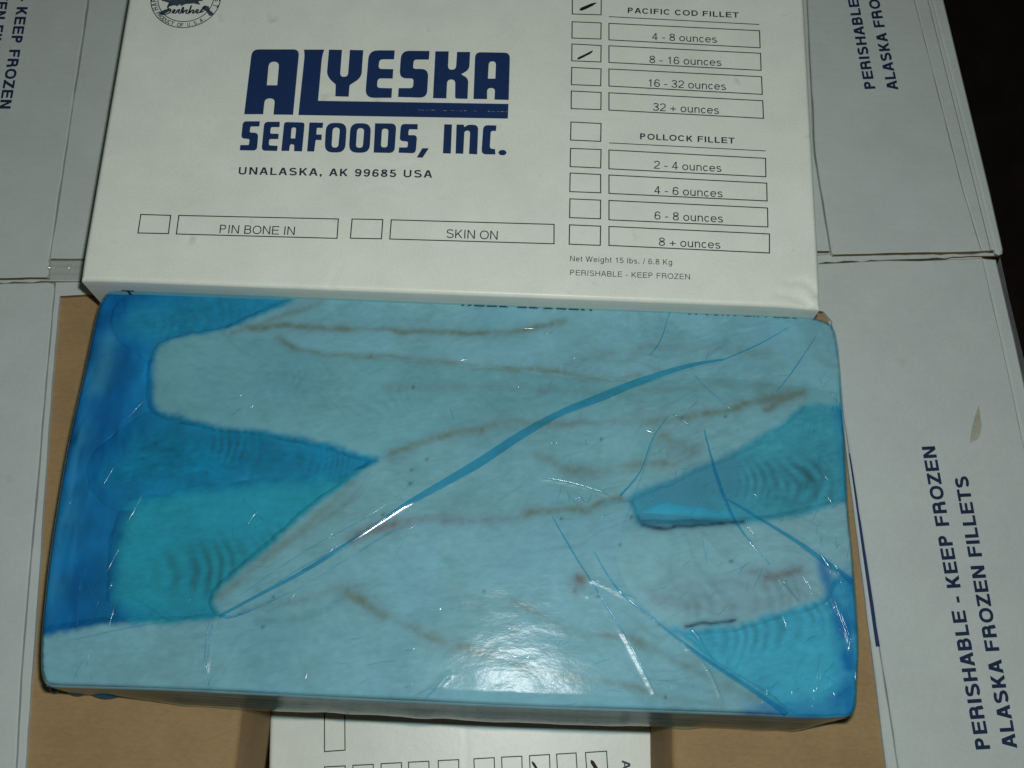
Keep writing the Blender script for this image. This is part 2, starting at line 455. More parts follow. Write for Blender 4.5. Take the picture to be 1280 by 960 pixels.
def panel(name, pts, z, th, mat, parent, origin=(0, 0, 0), edge=None, bevel=0.0008, world_pts=False, jag=0.0, dz=None, seed=1, sub=0.012):
    """a sheet of board: top face of the given material, cut edges of another, edges a little ragged"""
    P = np.array(pts, float) if world_pts else U2(pts, z)
    if area2(P) < 0: P = P[::-1]
    rr = random.Random(seed); Q = []
    for i in range(len(P)):
        a, b = P[i], P[(i + 1) % len(P)]; L = np.linalg.norm(b - a); k = max(1, int(L / sub)) if jag else 1
        nrm = np.array([b[1] - a[1], a[0] - b[0]]) / (L + 1e-9)
        for j in range(k): Q.append(a + (b - a) * j / k + (nrm * rr.uniform(-jag, jag) if j else 0))
    Q = np.array(Q); n = len(Q)
    C = Q.mean(axis=0)
    # inset ring for the rounded arris
    nr = np.zeros_like(Q)
    for i in range(n):
        e1 = Q[i] - Q[i - 1]; e2 = Q[(i + 1) % n] - Q[i]
        n1 = np.array([e1[1], -e1[0]]) / (np.linalg.norm(e1) + 1e-9); n2 = np.array([e2[1], -e2[0]]) / (np.linalg.norm(e2) + 1e-9)
        s = n1 + n2; nr[i] = s / max(np.dot(s, s) * 0.5, 0.3)
    I = Q - nr * bevel
    f = dz if dz else (lambda x, y: 0.0)
    V = [(*p, z + f(*p)) for p in I] + [(*p, z - bevel + f(*p)) for p in Q] + [(*p, z - th + f(*p)) for p in Q]
    Fc = []; fm = []
    for t in tessellate_polygon([[Vector((p[0], p[1], 0)) for p in I]]): 
        a, b, c = t
        if area2([I[a], I[b], I[c]]) < 0: a, c = c, a
        Fc.append((a, b, c)); fm.append(0)
    for i in range(n):
        j = (i + 1) % n
        Fc.append((n + i, n + j, j, i)); fm.append(0)
        e = Q[j] - Q[i]
        Fc.append((2 * n + i, 2 * n + j, n + j, n + i)); fm.append(1 if abs(e[0]) > abs(e[1]) else 0)
    Fc.append(tuple(range(3 * n - 1, 2 * n - 1, -1))); fm.append(1)
    return mesh_obj(name, V, Fc, [mat, edge or M_EDGE], parent, origin=origin, fmat=fm)


# ------------------------------------------------------------------ shipping cartons with their flaps laid open
ZU, ZL = 0.007, 0.005
up_o = np.array([0.0, 0.40, -0.30]); lo_o = np.array([0.0, 0.10, -0.30])
upper = empty('shipping_carton', up_o)
tag(upper, 'white shipping carton at the back with open flaps, under the navy printed box', 'carton', 'white shipping cartons')
lower = empty('shipping_carton', lo_o)
tag(lower, 'white shipping carton with brown kraft inside, open under the blue wrapped fish slab', 'carton', 'white shipping cartons')

# upper carton: left flap, narrow panel behind the fold, right flap, three folded strips along the right edge
fl = panel('flap', [(109, -2), (61, 322), (60, 346.2), (-60, 347.5), (-60, -2)], ZU, 0.0042, M_FLAP, upper, up_o, jag=0.0003, seed=3)
panel('rim', [(111, -2), (62.2, 322.5), (110, 322.5), (200, 322), (260, -2)], ZU - 0.0012, 0.0042, M_FLAP, upper, up_o, jag=0.0003, seed=4)
fr_ = panel('flap', [(1010, -2), (1020, 190), (1039.5, 312.8), (1042, 317.5), (1227.5, 313.2), (1205, 240), (1143, -2)], ZU, 0.0042, M_FLAP, upper, up_o, jag=0.0003, seed=5)
panel('rim', [(940, -2), (960, 313), (1038, 313), (1017.5, 190), (1009, -2)], ZU - 0.0015, 0.0042, M_FLAP, upper, up_o, jag=0.0002, seed=6)
panel('fold_strip', [(1143.5, -2), (1205.5, 240), (1228, 313), (1239, 312.5), (1221, 240), (1160, -2)], ZU - 0.0006, 0.004, M_FLAP, upper, up_o)
panel('fold_strip', [(1160.6, -2), (1221.6, 240), (1239.6, 312), (1244.5, 312), (1226.5, 240), (1165, -2)], ZU - 0.0016, 0.004, M_FLAP, upper, up_o)
panel('fold_strip', [(1165.5, -2), (1227, 240), (1245.4, 316), (1250, 318), (1254, 316), (1254.5, 311), (1238.5, 240), (1180, -2)], ZU - 0.0006, 0.004, M_FLAP, upper, up_o, bevel=0.0014)
# torn liner in the slot between the two cartons
panel('torn_liner', [(1000, 318), (1100, 318.2), (1242, 315.5), (1246, 319), (1150, 323), (1112, 324), (1000, 329)], ZU - 0.0045, 0.003, M_FLAP, upper, up_o, jag=0.0007, seed=8, sub=0.006)
panel('torn_liner', [(-40, 348.5), (60, 347.5), (62, 351), (-40, 354.5)], ZU - 0.0045, 0.003, M_FLAP, upper, up_o, jag=0.0006, seed=9, sub=0.006)
panel('body', [(-0.60, 0.335), (0.325, 0.335), (0.30, 0.95), (-0.60, 0.95)], ZU - 0.0075, 0.35, M_FLAP, upper, up_o, world_pts=True)

# clear tape over the notch of the upper carton
tp = []
NTX, NTY = 110, 64
xs = np.linspace(0, 1, NTX); ys = np.linspace(0, 1, NTY)
A, B, C_, D = [U(*p, ZU - 0.0006) for p in [(60.5, 324), (106, 324), (103, 349), (58, 349.5)]]
for j in ys:
    for i in xs:
        p = (A * (1 - i) + B * i) * (1 - j) + (D * (1 - i) + C_ * i) * j
        tp.append((p[0], p[1], p[2] + 0.0010 * (noise2(p[0], p[1], 260) - 0.5) + 0.0005 * math.sin(j * 17)))
tf = [(j * NTX + i, (j + 1) * NTX + i, (j + 1) * NTX + i + 1, j * NTX + i + 1) for j in range(NTY - 1) for i in range(NTX - 1)]
for i, p in enumerate(tp):                       # crumpled spots of the tape, shaped to give its glints
    zz = p[2]
    for bx, by, br in ((62, 335, .0011), (68, 334, .0012), (71.5, 336, .0010), (91, 331, .0010), (87.5, 334.5, .0010), (89, 339.5, .0011), (66, 337, .0007)):
        c = U(bx, by, ZU); q = math.hypot(p[0] - c[0], p[1] - c[1])
        if q < br:                               # facet tilted halfway between lens and flash, so it mirrors the flash
            hv = np.array([0.010, 0.025, CAM_H]) - c; hv /= np.linalg.norm(hv)
            zz += 0.0004 - (hv[0] * (p[0] - c[0]) + hv[1] * (p[1] - c[1])) / hv[2] * 1.0
    tp[i] = (p[0], p[1], zz)
mesh_obj('tape', tp, tf, M_TAPE, upper, smooth=True, origin=up_o)
panel('notch_panel', [(61, 325), (112, 325), (112, 351), (59, 351)], ZU - 0.0042, 0.003, M_FLAP, upper, up_o)

# lower carton: left flap and its rim, right flap and its rim with the printed bar
fll = panel('flap', [(-60, 355.5), (60, 352.3), (66.5, 354), (67.2, 360), (56, 478), (46, 600), (35, 720), (25, 845), (18, 972), (-60, 972)], ZL, 0.0042, M_FLAP, lower, lo_o, jag=0.0002, seed=11)
panel('rim', [(68.6, 352), (130, 351), (130, 366.5), (74, 369.5), (64, 480), (55, 610), (48, 720), (40, 830), (30, 972), (19.6, 972), (26.6, 845), (36.6, 720), (47.6, 600), (57.6, 478)], ZL - 0.0008, 0.0042, M_FLAP, lower, lo_o, jag=0.0002, seed=12)
frl = panel('flap', [(1029, 329), (1110, 325), (1150, 325.5), (1228.5, 322), (1251, 420), (1264, 480), (1285, 580), (1330, 800), (1365, 972), (1126, 972), (1100.3, 808), (1063.5, 570), (1050, 490), (1040, 400), (1030, 389), (1000, 384), (1000, 329.5)], ZL, 0.0042, M_FLAP, lower, lo_o, jag=0.0003, seed=13)
panel('fold_strip', [(1229, 322), (1251.5, 420), (1264.5, 480), (1285.5, 580), (1300, 580), (1281.5, 480), (1268.5, 420), (1246, 323.5)], ZL - 0.0007, 0.004, M_FLAP, lower, lo_o, bevel=0.0014)
panel('rim', [(1036, 400), (1058, 560), (1088.5, 800), (1100, 890), (1110, 972), (1125, 972), (1099.2, 808), (1062.4, 570), (1049, 490), (1039, 400)], ZL - 0.0010, 0.0042, M_FLAP, lower, lo_o, jag=0.0002, seed=14)
V = [tuple(U(*p, ZL - 0.0007)) for p in [(1061.2, 567), (1063.0, 567), (1100.0, 808), (1094.8, 808.4), (1078, 690)]]
mesh_obj('printed_bar', V, [(0, 4, 3, 2, 1)], M_INK, lower, origin=lo_o)
# torn patch on the right flap
V = rounded([(1223.5, 506), (1226, 524), (1227.5, 533), (1225, 543), (1222, 549), (1213, 554), (1212.5, 548), (1215.5, 532), (1218.5, 520, 3)])
P, Fc = flat_polys([[[tuple(q) for q in V]]], lambda p: U(p[0], p[1], ZL + 0.0003), 0)
mesh_obj('torn_patch', P, Fc, M_TORN, lower, origin=lo_o)
# side wall leaning out under the right flap
w0 = [U(1246, 317, 0.0), U(1258, 372, 0.0), U(1284, 480, 0.0), U(1330, 700, 0.0)]
V = []; Fc = []
for a in w0:
    for k, zz in enumerate((0.0, -0.02, -0.06, -0.12, -0.30)):
        V.append((a[0] + (0.002, 0.008, 0.021, 0.044, 0.11)[k], a[1] - 0.002, zz))
for i in range(3):
    for k in range(4): Fc.append((i * 5 + k, i * 5 + k + 1, (i + 1) * 5 + k + 1, (i + 1) * 5 + k))
mesh_obj('side_wall', V, Fc, M_WALL, lower, smooth=True, origin=lo_o)

# kraft flaps folded inwards, each with its leaf turned down along the slot
def folded_kraft(top, xin, sgn, seed):
    """level leaf from the carton rim to the fold at x = xin, then down into the slot"""
    n = 24; V = []; Fc = []
    prof = [(0.0, 0.0)] if False else []
    y0, y1 = -0.06, 0.30
    ysn = np.linspace(y0, y1, n + 1)
    for y in ysn:
        fx = xin + 0.00035 * math.sin(y * 60 + seed) + (y - 0.0) * top[2]
        row = [(top[0], 0.0), (top[1], 0.0), (fx - sgn * 0.006, 0.0), (fx - sgn * 0.0025, -0.0003), (fx - sgn * 0.0008, -0.0012), (fx, -0.003),
               (fx + sgn * 0.0025, -0.03), (fx + sgn * 0.0045, -0.062), (fx + sgn * 0.005, -0.07), (fx + sgn * 0.002, -0.07), (fx - sgn * 0.004, -0.0045), (top[0], -0.0045)]
        for x, z in row: V.append((x, y, z + 0.0006 * (noise2(np.array(x), np.array(y), 22.0) - 0.5) * (1 if z > -0.001 else 0)))
    k = 12
    for j in range(n):
        for i in range(k - 1):
            q = (j * k + i, j * k + i + 1, (j + 1) * k + i + 1, (j + 1) * k + i)
            Fc.append(q if sgn > 0 else q[::-1])
    return mesh_obj('inner_flap', V, Fc, M_KRAFT, lower, origin=lo_o, smooth=True)


folded_kraft((-0.345, -0.25, 0.0), -0.1565, 1, 1.0)
folded_kraft((0.275, 0.20, 0.0), 0.1050, -1, 4.0)
panel('body', [(-0.60, -0.25), (0.318, -0.25), (0.325, 0.33), (-0.60, 0.33)], -0.145, 0.35, M_KRAFT, lower, lo_o, world_pts=True)

# flap lettering
lettering('lettering', 'PERISHABLE - KEEP FROZEN', (1238.5, 938), (1168.3, 556), 17.3, ZL + 0.0003, lower, lo_o, 'x', M_INKF)
lettering('lettering', 'ALASKA FROZEN FILLETS', (1272, 935.5), (1209.3, 594), 17.3, ZL + 0.0003, lower, lo_o, 'x', M_INKF)
lettering('lettering', 'PERISHABLE - KEEP FROZEN', (1094.7, 112), (1072.5, -2), 13.2, ZU + 0.0003, upper, up_o, 'x', M_INKF, fit='PERISHABLE')
lettering('lettering', 'ALASKA FROZEN FILLETS', (1123.2, 112.3), (1098.5, -2), 13.5, ZU + 0.0003, upper, up_o, 'x', M_INKF, fit='ALASKA FRO')
lettering('lettering', '- KEEP FROZEN', (21.3, 7.5), (-1.5, 137), 14.0, ZU + 0.0003, upper, up_o, 'x', M_INKF, fit='KEEP FROZEN')
lettering('lettering', 'FROZEN FILLETS', (4, -45), (-8.3, 25), 14.0, ZU + 0.0003, upper, up_o, 'x', M_INKF, fit='FROZEN')

# ------------------------------------------------------------------ printed box
ZB = 0.070
BX0, BX1, BY0, BY1 = -0.2692, 0.1888, 0.2650, 0.5250
box_o = np.array([BX0, BY0, 0.0])
box = empty('seafood_box', box_o)
tag(box, 'flat white printed box with navy lettering and tick boxes, behind the blue wrapped slab', 'box', 'white printed fish boxes')


def box_body():
    """board carton: rounded arrises, crushed front right corner, faintly bowed walls"""
    nx, ny = 230, 130
    xs = np.linspace(BX0, BX1, nx); ys = np.linspace(BY0, BY1, ny)
    r = 0.0028
    # finer at the arrises
    xs = np.unique(np.concatenate([xs, BX0 + r * (1 - np.cos(np.linspace(0, math.pi / 2, 6))), BX1 - r * (1 - np.cos(np.linspace(0, math.pi / 2, 6)))]))
    ys = np.unique(np.concatenate([ys, BY0 + r * (1 - np.cos(np.linspace(0, math.pi / 2, 6))), BY1 - r * (1 - np.cos(np.linspace(0, math.pi / 2, 6)))]))
    X, Y = np.meshgrid(xs, ys)
    d = np.minimum(np.minimum(X - BX0, BX1 - X), np.minimum(Y - BY0, BY1 - Y))
    Z = ZB - r + np.sqrt(np.clip(r * r - np.clip(r - d, 0, r) ** 2, 0, None))
    cr = np.exp(-(((X - BX1) / 0.018) ** 2 + ((Y - BY0) / 0.018) ** 2))
    Z -= cr * (0.0018 + 0.0022 * (fbm(X, Y, 160) - 0.35))
    cl = np.exp(-(((X - BX0) / 0.010) ** 2 + ((Y - BY0) / 0.010) ** 2)); Z -= cl * 0.0010
    # shallow dents running in from the front right corner
    dn, _, _ = seg_dist(X, Y, U2([(985, 352), (1004, 350), (1016, 358), (1022, 366)], ZB)); Z -= 0.0009 * np.exp(-(dn / 0.0022) ** 2)
    dn, _, _ = seg_dist(X, Y, U2([(972, 366), (1000, 371), (1012, 380)], ZB)); Z -= 0.0008 * np.exp(-(dn / 0.0022) ** 2)
    dn, _, _ = seg_dist(X, Y, U2([(640, 141), (720, 144), (780, 147.5)], ZB)); Z -= 0.00014 * np.exp(-(dn / 0.0010) ** 2)
    for pts, dp, wd in (([(412, 360), (416, 345), (424, 333)], .0005, .0015), ([(455, 238), (480, 232), (505, 240)], .0003, .002), ([(470, 205), (500, 208), (520, 204)], .0003, .0012), ([(330, 250), (370, 262), (420, 255)], .0002, .004), ([(200, 120), (240, 180), (230, 240)], .0004, .012), ([(880, 340), (940, 330), (1000, 300)], .0004, .010)):
        dn, _, _ = seg_dist(X, Y, spline(U2(pts, ZB), 5)); Z -= dp * np.exp(-(dn / wd) ** 2)
    ny_, nx_ = X.shape
    V = np.stack([X, Y, Z], -1).reshape(-1, 3).tolist(); Fc = []
    for j in range(ny_ - 1):
        for i in range(nx_ - 1): Fc.append((j * nx_ + i, j * nx_ + i + 1, (j + 1) * nx_ + i + 1, (j + 1) * nx_ + i))
    rim = [(0, i) for i in range(nx_)] + [(j, nx_ - 1) for j in range(1, ny_)] + [(ny_ - 1, i) for i in range(nx_ - 2, -1, -1)] + [(j, 0) for j in range(ny_ - 2, 0, -1)]
    prev = [j * nx_ + i for j, i in rim]
    for zz in (0.060, 0.040, 0.015, 0.001):
        cur = []
        for j, i in rim:
            x, y = X[j, i], Y[j, i]; cur.append(len(V)); V.append((x, y, zz))
        L = len(rim)
        for q in range(L): Fc.append((cur[q], cur[(q + 1) % L], prev[(q + 1) % L], prev[q]))
        prev = cur
    Fc.append(tuple(prev[::-1]))
    return mesh_obj('box_body', V, Fc, M_BOX, box, smooth=True, origin=box_o)


box_body()
ZP = ZB + 0.00015


def frame_print(name, q, w=0.00072, parent=None):
    """hair-line rectangle: the four picture points of its corners, drawn as a printed outline"""
    P = U2(q, ZB)
    if area2(P) < 0: P = P[::-1]
    c = P.mean(axis=0)
    n = len(P); inn = []
    for i in range(n):
        a, b, c_ = P[i - 1], P[i], P[(i + 1) % n]
        u = (a - b) / np.linalg.norm(a - b); v = (c_ - b) / np.linalg.norm(c_ - b); s = u + v
        inn.append(b + s * w / max(abs(u[0] * v[1] - u[1] * v[0]), 0.2))
    V = [(*p, ZP) for p in P] + [(*p, ZP) for p in inn]
    Fc = [(i, (i + 1) % n, n + (i + 1) % n, n + i) for i in range(n)]
    return mesh_obj(name, V, Fc, M_INKD, parent or box, origin=box_o)


def z3(q): return [(640 + x / 4, y / 4) for x, y in q]
def z7(q): return [(640 + x / 4, 240 + y / 4) for x, y in q]
def z5(q): return [(x / 4, 240 + y / 4) for x, y in q]
def z6(q): return [(320 + x / 4, 240 + y / 4) for x, y in q]


for q in [z3([(299, -18), (449, -12), (448, 77), (299, 73)]), z3([(298, 107), (448, 113), (447, 198), (297, 193)]), z3([(297, 218), (448, 226), (447, 313), (296, 307)]),
          z3([(296, 335), (448, 343), (446, 432), (294, 426)]), z3([(294, 453), (448, 461), (447, 551), (293, 546)]), z3([(292, 608), (448, 616), (446, 710), (290, 703)]),
          z3([(290, 740), (448, 746), (446, 843), (288, 836)]), z3([(288, 863), (446, 871), (446, 967), (286, 961)]), z7([(287, 32), (446, 39), (445, 137), (285, 131)]),
          z7([(285, 162), (446, 169), (444, 270), (283, 264)]), z5([(702, 110), (857, 115), (845, 211), (687, 208)]), z6([(478, 133), (637, 136), (630, 237), (469, 234)])]:
    frame_print('checkbox', q)
for q, s, a, b, h in [
        (z3([(482, 115), (1240, 152), (1243, 242), (482, 202)]), '4 - 8 ounces', (814.5, 50), (896.8, 53.6), 9.0),
        (z3([(482, 227), (1245, 265), (1248, 355), (482, 315)]), '8 - 16 ounces', (811.2, 78.7), (902.5, 82.6), 9.2),
        (z3([(482, 343), (1250, 382), (1254, 475), (482, 433)]), '16 - 32 ounces', (808.8, 108.0), (908.2, 112.6), 9.4),
        (z3([(482, 462), (1256, 502), (1260, 595), (482, 553)]), '32 + ounces', (815.8, 138.2), (899.5, 142.6), 9.6),
        (z3([(482, 748), (1270, 790), (1272, 887), (482, 847)]), '2 - 4 ounces', (816.8, 210.7), (902.5, 215.0), 9.9),
        (z3([(482, 873), (1276, 914), (1278, 1008), (482, 970)]), '4 - 6 ounces', (817.2, 242.3), (904.0, 246.8), 10.0),
        (z7([(482, 40), (1280, 78), (1282, 178), (482, 142)]), '6 - 8 ounces', (817.5, 274.2), (904.5, 278.2), 10.1),
        (z7([(482, 170), (1290, 208), (1290, 308), (482, 270)]), '8 + ounces', (823.0, 307.0), (901.2, 311.0), 10.2),
        ([z5([(892, 115)])[0], z6([(415, 133)])[0], z6([(408, 235)])[0], z5([(879, 213)])[0]], 'PIN BONE IN', (273.0, 291.4), (369.2, 293.8), 10.6),
        ([z6([(674, 137)])[0], z7([(213, 160)])[0], z7([(213, 262)])[0], z6([(666, 238)])[0]], 'SKIN ON', (557.0, 297.2), (623.0, 299.6), 10.8)]:
    fo = frame_print('label_frame', q)
    lettering('lettering', s, a, b, h, ZP, fo, box_o, 'r', M_INKD)
for a, b in [(z3([(485, 82)])[0], z3([(1236, 121)])[0]), (z3([(485, 713)])[0], z3([(1268, 753)])[0])]:
    frame_print('printed_rule', [a, b, (b[0], b[1] + 1.0), (a[0], a[1] + 1.0)], w=0.00034)
lettering('lettering', 'PACIFIC COD FILLET', (783.8, 16.2), (923.8, 22.3), 6.8, ZP, box, box_o, 'b', M_INKD, track=0.05)
lettering('lettering', 'POLLOCK FILLET', (799.2, 174.0), (918.7, 179.6), 7.4, ZP, box, box_o, 'b', M_INKD, track=0.05)
lettering('lettering', 'Net Weight 15 lbs. / 6.8 Kg', (712, 326.4), (840.8, 331.2), 6.8, ZP, box, box_o, 'r', M_INKD, track=0.07)
lettering('lettering', 'PERISHABLE - KEEP FROZEN', (712, 343.9), (863.2, 349.4), 6.8, ZP, box, box_o, 'r', M_INKD, track=0.05)
lettering('lettering', 'UNALASKA, AK 99685 USA', (296.7, 218.0), (540.5, 222.2), 9.4, ZP, box, box_o, 'b', M_INKD, track=0.10)

lettering('lettering', 'ALASKA', (726.5, -18.5), (796, -15.5), 8.3, ZP, box, box_o, 'b', M_INKD)

# big hand-drawn logotype (letter outlines measured on the photograph)
def c2(q): return [(290 + p[0] / 7.111, 50 + p[1] / 7.111, *([p[2] / 7.111] if len(p) > 2 else [])) for p in q]
def c3(q): return [(460 + p[0] / 6.737, 50 + p[1] / 6.737, *([p[2] / 6.737] if len(p) > 2 else [])) for p in q]
def c4(q): return [(290 + p[0] / 6.737, 140 + p[1] / 6.737, *([p[2] / 6.737] if len(p) > 2 else [])) for p in q]
def c5(q): return [(470 + p[0] / 6.737, 140 + p[1] / 6.737, *([p[2] / 6.737] if len(p) > 2 else [])) for p in q]


def ell(cx, cy, rx, ry): return [(cx + rx * math.cos(k * math.pi / 8), cy + ry * math.sin(k * math.pi / 8)) for k in range(16)]


LOGO = [
    [c2([(108, 660), (178, 83, 60), (599, 83, 55), (543, 665), (368, 663), (382, 520, 40), (292, 520, 40), (277, 660)]), c2([(310, 402), (328, 193, 48), (420, 193, 48), (402, 402)])],
    [c2([(590, 667), (645, 140, 40), (640, 85), (820, 85), (800, 150, 40), (765, 540)]) + c3([(1183, 538), (1178, 662)])],
    [c2([(862, 85), (978, 87), (960, 327, 42), (1030, 327, 42), (1048, 88), (1167, 90), (1152, 310, 70), (1125, 350, 60), (1045, 402, 10), (1037, 504), (918, 501), (922, 395, 10), (870, 350, 60), (843, 300, 60)])],
    [c3([(225, 87), (8, 87, 75), (-25, 487, 75), (198, 487), (203, 406), (75, 403, 28), (82, 323, 28), (208, 325), (213, 245), (87, 243, 28), (97, 163, 28), (220, 163)])],
    [c3([(518, 92), (280, 90, 70), (264, 322, 60), (385, 325, 24), (378, 405, 24), (258, 405), (253, 480), (496, 487, 62), (510, 243, 68), (378, 243, 24), (386, 165, 24), (513, 165)])],
    [c3([(567, 95), (680, 95), (673, 250, 36), (740, 250, 36), (750, 100), (860, 100), (853, 250, 60), (785, 288, 6), (846, 325, 60), (838, 496), (733, 494, 20), (735, 333, 40), (667, 333, 40), (660, 492), (547, 490)])],
    [c3([(888, 497), (903, 102, 48), (1196, 107, 48), (1185, 505), (1065, 502), (1070, 405, 30), (1003, 405, 30), (1003, 498)]), c3([(1010, 325), (1018, 180, 34), (1078, 180, 34), (1072, 325)])]]
COMPANY = [
    [c4([(235, 78), (92, 78, 32), (77, 222, 28), (148, 228, 12), (142, 278, 12), (70, 278), (65, 322), (210, 325, 34), (222, 176, 34), (149, 172, 12), (155, 122, 12), (230, 122)])],
    [c4([(403, 82), (272, 82, 34), (248, 326, 34), (380, 328), (385, 285), (309, 280, 14), (314, 228, 14), (390, 228), (393, 183), (321, 182, 14), (328, 127, 14), (400, 128)])],
    [c4([(415, 328), (440, 84, 24), (613, 88, 26), (590, 332), (522, 330), (525, 272, 18), (488, 272, 18), (482, 328)]), c4([(495, 222), (502, 130, 22), (541, 130, 22), (532, 222)])],
    [c4([(632, 332), (652, 88), (768, 90), (763, 135), (715, 133, 8), (710, 190, 8), (757, 190), (753, 237), (705, 235, 8), (692, 333)])],
    [c4([(793, 90, 70), (968, 93, 70), (952, 342, 70), (778, 340, 70)]), c4([(849, 130, 32), (910, 132, 32), (894, 300, 32), (838, 299, 32)])],
    [c4([(998, 93, 70), (1172, 96, 70), (1158, 344, 70), (983, 342, 70)]), c4([(1054, 136, 32), (1114, 137, 32), (1101, 302, 32), (1043, 301, 32)])],
    [c5([(-8, 95), (172, 97, 48), (156, 346, 48), (-20, 342)]), c5([(51, 140, 24), (105, 142, 24), (96, 298, 24), (41, 297, 24)])],
    [c5([(352, 102), (210, 100, 34), (198, 242, 28), (270, 250, 12), (265, 298, 12), (195, 298), (190, 343), (334, 348, 34), (347, 194, 34), (271, 195, 12), (277, 145, 12), (350, 147)])],
    [c5([(390, 305), (445, 305), (392, 385), (343, 383)])],
    [c5([(575, 103), (640, 105), (630, 350), (563, 348)])],
    [c5([(678, 105), (738, 106), (744, 128, 8), (775, 107, 20), (862, 108, 52), (852, 357), (783, 353), (793, 157, 26), (745, 157, 26), (735, 352), (670, 350)])],
    [c5([(1015, 113), (904, 110, 40), (887, 356, 40), (1005, 358), (1003, 312), (958, 308, 28), (967, 158, 28), (1010, 160)])],
    [c5([(x, y) for x, y in ell(1065, 342, 34, 23)])]]
for nm, letters in (('logo_letter', LOGO), ('company_letter', COMPANY)):
    for loops in letters:
        lp = [rounded(l) for l in loops]
        V, Fc = flat_polys([lp], lambda p: U(p[0], p[1], ZP), 0)
        mesh_obj(nm, V, Fc, M_INK, box, origin=box_o)
# scuffed dashes across the long bar
rr = random.Random(5); V = []; Fc = []
x = 488.0
while x < 634:
    L = rr.uniform(1.5, 8); t = (x - 488) / 148.0
    if rr.random() < 0.35 + 0.6 * t:
        y = 136.8 + 2.9 * t + rr.uniform(-0.3, 0.3); h = rr.uniform(0.15, 0.45) * (0.6 + 0.5 * t); b = len(V)
        for q in [(x, y), (x + L * .5, y - h), (x + L, y + 0.1), (x + L * .5, y + h)]: V.append(tuple(U(*q, ZP + 0.0001)))
        Fc.append((b, b + 3, b + 2, b + 1))
    x += L + rr.uniform(0.3, 5 - 4 * t)
mesh_obj('scuff', V, Fc, M_SCUFF, box, origin=box_o)
# pen ticks
for pts in ([(724.5, 12.6, 0.5), (727, 11.4, 1.5), (733, 8.9, 1.5), (740, 5.7, 1.3), (743, 4.4, .8), (746, 3.4, .2)], [(721.6, 73.9, 0.4), (724, 72.6, 1.1), (731, 69.3, 1.0), (737, 66.2, 1.0), (739.5, 64.7, .8), (741, 63.2, .4)]):
    top, bot = [], []
    for i, (x, y, w) in enumerate(pts): top.append((x - 0.6 * w, y - 1.2 * w)); bot.append((x + 0.6 * w, y + 1.2 * w))
    V, Fc = flat_polys([[top + bot[::-1]]], lambda p: U(p[0], p[1], ZP + 0.0001), 0)
    mesh_obj('pen_tick', V, Fc, M_PEN, box, origin=box_o)

# round crest, cut by the top of the frame
cp = U(188.2, 4, ZP); cq = U(225.6, 34.9, ZP); cr_ = U(275.2, 4, ZP)
Amat = np.array([[2 * (cq - cp)[0], 2 * (cq - cp)[1]], [2 * (cr_ - cp)[0], 2 * (cr_ - cp)[1]]])
cc = np.linalg.solve(Amat, np.array([cq[:2].dot(cq[:2]) - cp[:2].dot(cp[:2]), cr_[:2].dot(cr_[:2]) - cp[:2].dot(cp[:2])]))
R0 = np.linalg.norm(cp[:2] - cc); R1 = R0 * 0.80
crest = None
for ri, (r, w) in enumerate(((R0, 0.0006), (R1, 0.0006))):
    n = 72; V = []
    for k in range(n):
        a = 2 * math.pi * k / n
        for q in (r, r - w): V.append((cc[0] + q * math.cos(a), cc[1] + q * math.sin(a), ZP))
    Fc = [(2 * k, 2 * ((k + 1) % n), 2 * ((k + 1) % n) + 1, 2 * k + 1) for k in range(n)]
    o = mesh_obj('crest' if ri == 0 else 'inner_ring', V, Fc, M_INKD, box if ri == 0 else crest, origin=box_o)
    if ri == 0: crest = o


def arc_text(s, a0, a1, r, size, flip=False):
    """letters set round the ring between two angles (degrees)"""
    tot = len(s) - 1; V = []; Fc = []
    for i, ch in enumerate(s):
        if ch == ' ': continue
        a = math.radians(a0 + (a1 - a0) * i / max(tot, 1))
        prims, w, _ = text_prims(ch, 'b')
        rad = np.array([math.cos(a), math.sin(a)]); tan = np.array([-rad[1], rad[0]])
        ex, ey = (tan, -rad) if flip else (-tan, rad)
        for k, q in prims:
            b = len(V); V += [(*(cc + rad * r + ex * (p[0] - w / 2) * size * 0.8 + ey * (p[1] - 0.5) * size), ZP + k * LIFT) for p in q]; Fc.append((b, b + 1, b + 2, b + 3))
    mesh_obj('lettering', V, Fc, M_INKD, crest, origin=box_o)


arc_text('PRODUCT OF U.S.A.', 217, 312, (R0 + R1) / 2, 0.0030, flip=True)
arc_text('HARVEST', 206, 150, (R0 + R1) / 2, 0.0036)
arc_text('BEST', 24, -14, (R0 + R1) / 2, 0.0036)
# dark emblem behind the script word, and the script itself
def crest_pts(q): return [(180 + x / 11.636, y / 11.636) for x, y in q]
emb = [crest_pts([(330, -120), (800, -120), (860, 10), (790, 20), (820, 70), (720, 50), (600, 60), (540, 90), (520, 60), (490, 90), (430, 75), (330, 100), (360, 40), (250, 10)]),
       crest_pts([(220, 180), (300, 140), (380, 120), (400, 140), (360, 170), (290, 205), (230, 215)]),
       crest_pts([(840, 110), (880, 80), (940, 90), (960, 150), (1015, 195), (1005, 225), (950, 230), (905, 165), (870, 150)])]
V, Fc = flat_polys([[[tuple(p) for p in l]] for l in emb], lambda p: U(p[0], p[1], ZP), 0)
mesh_obj('emblem', V, Fc, M_INKG, crest, origin=box_o)
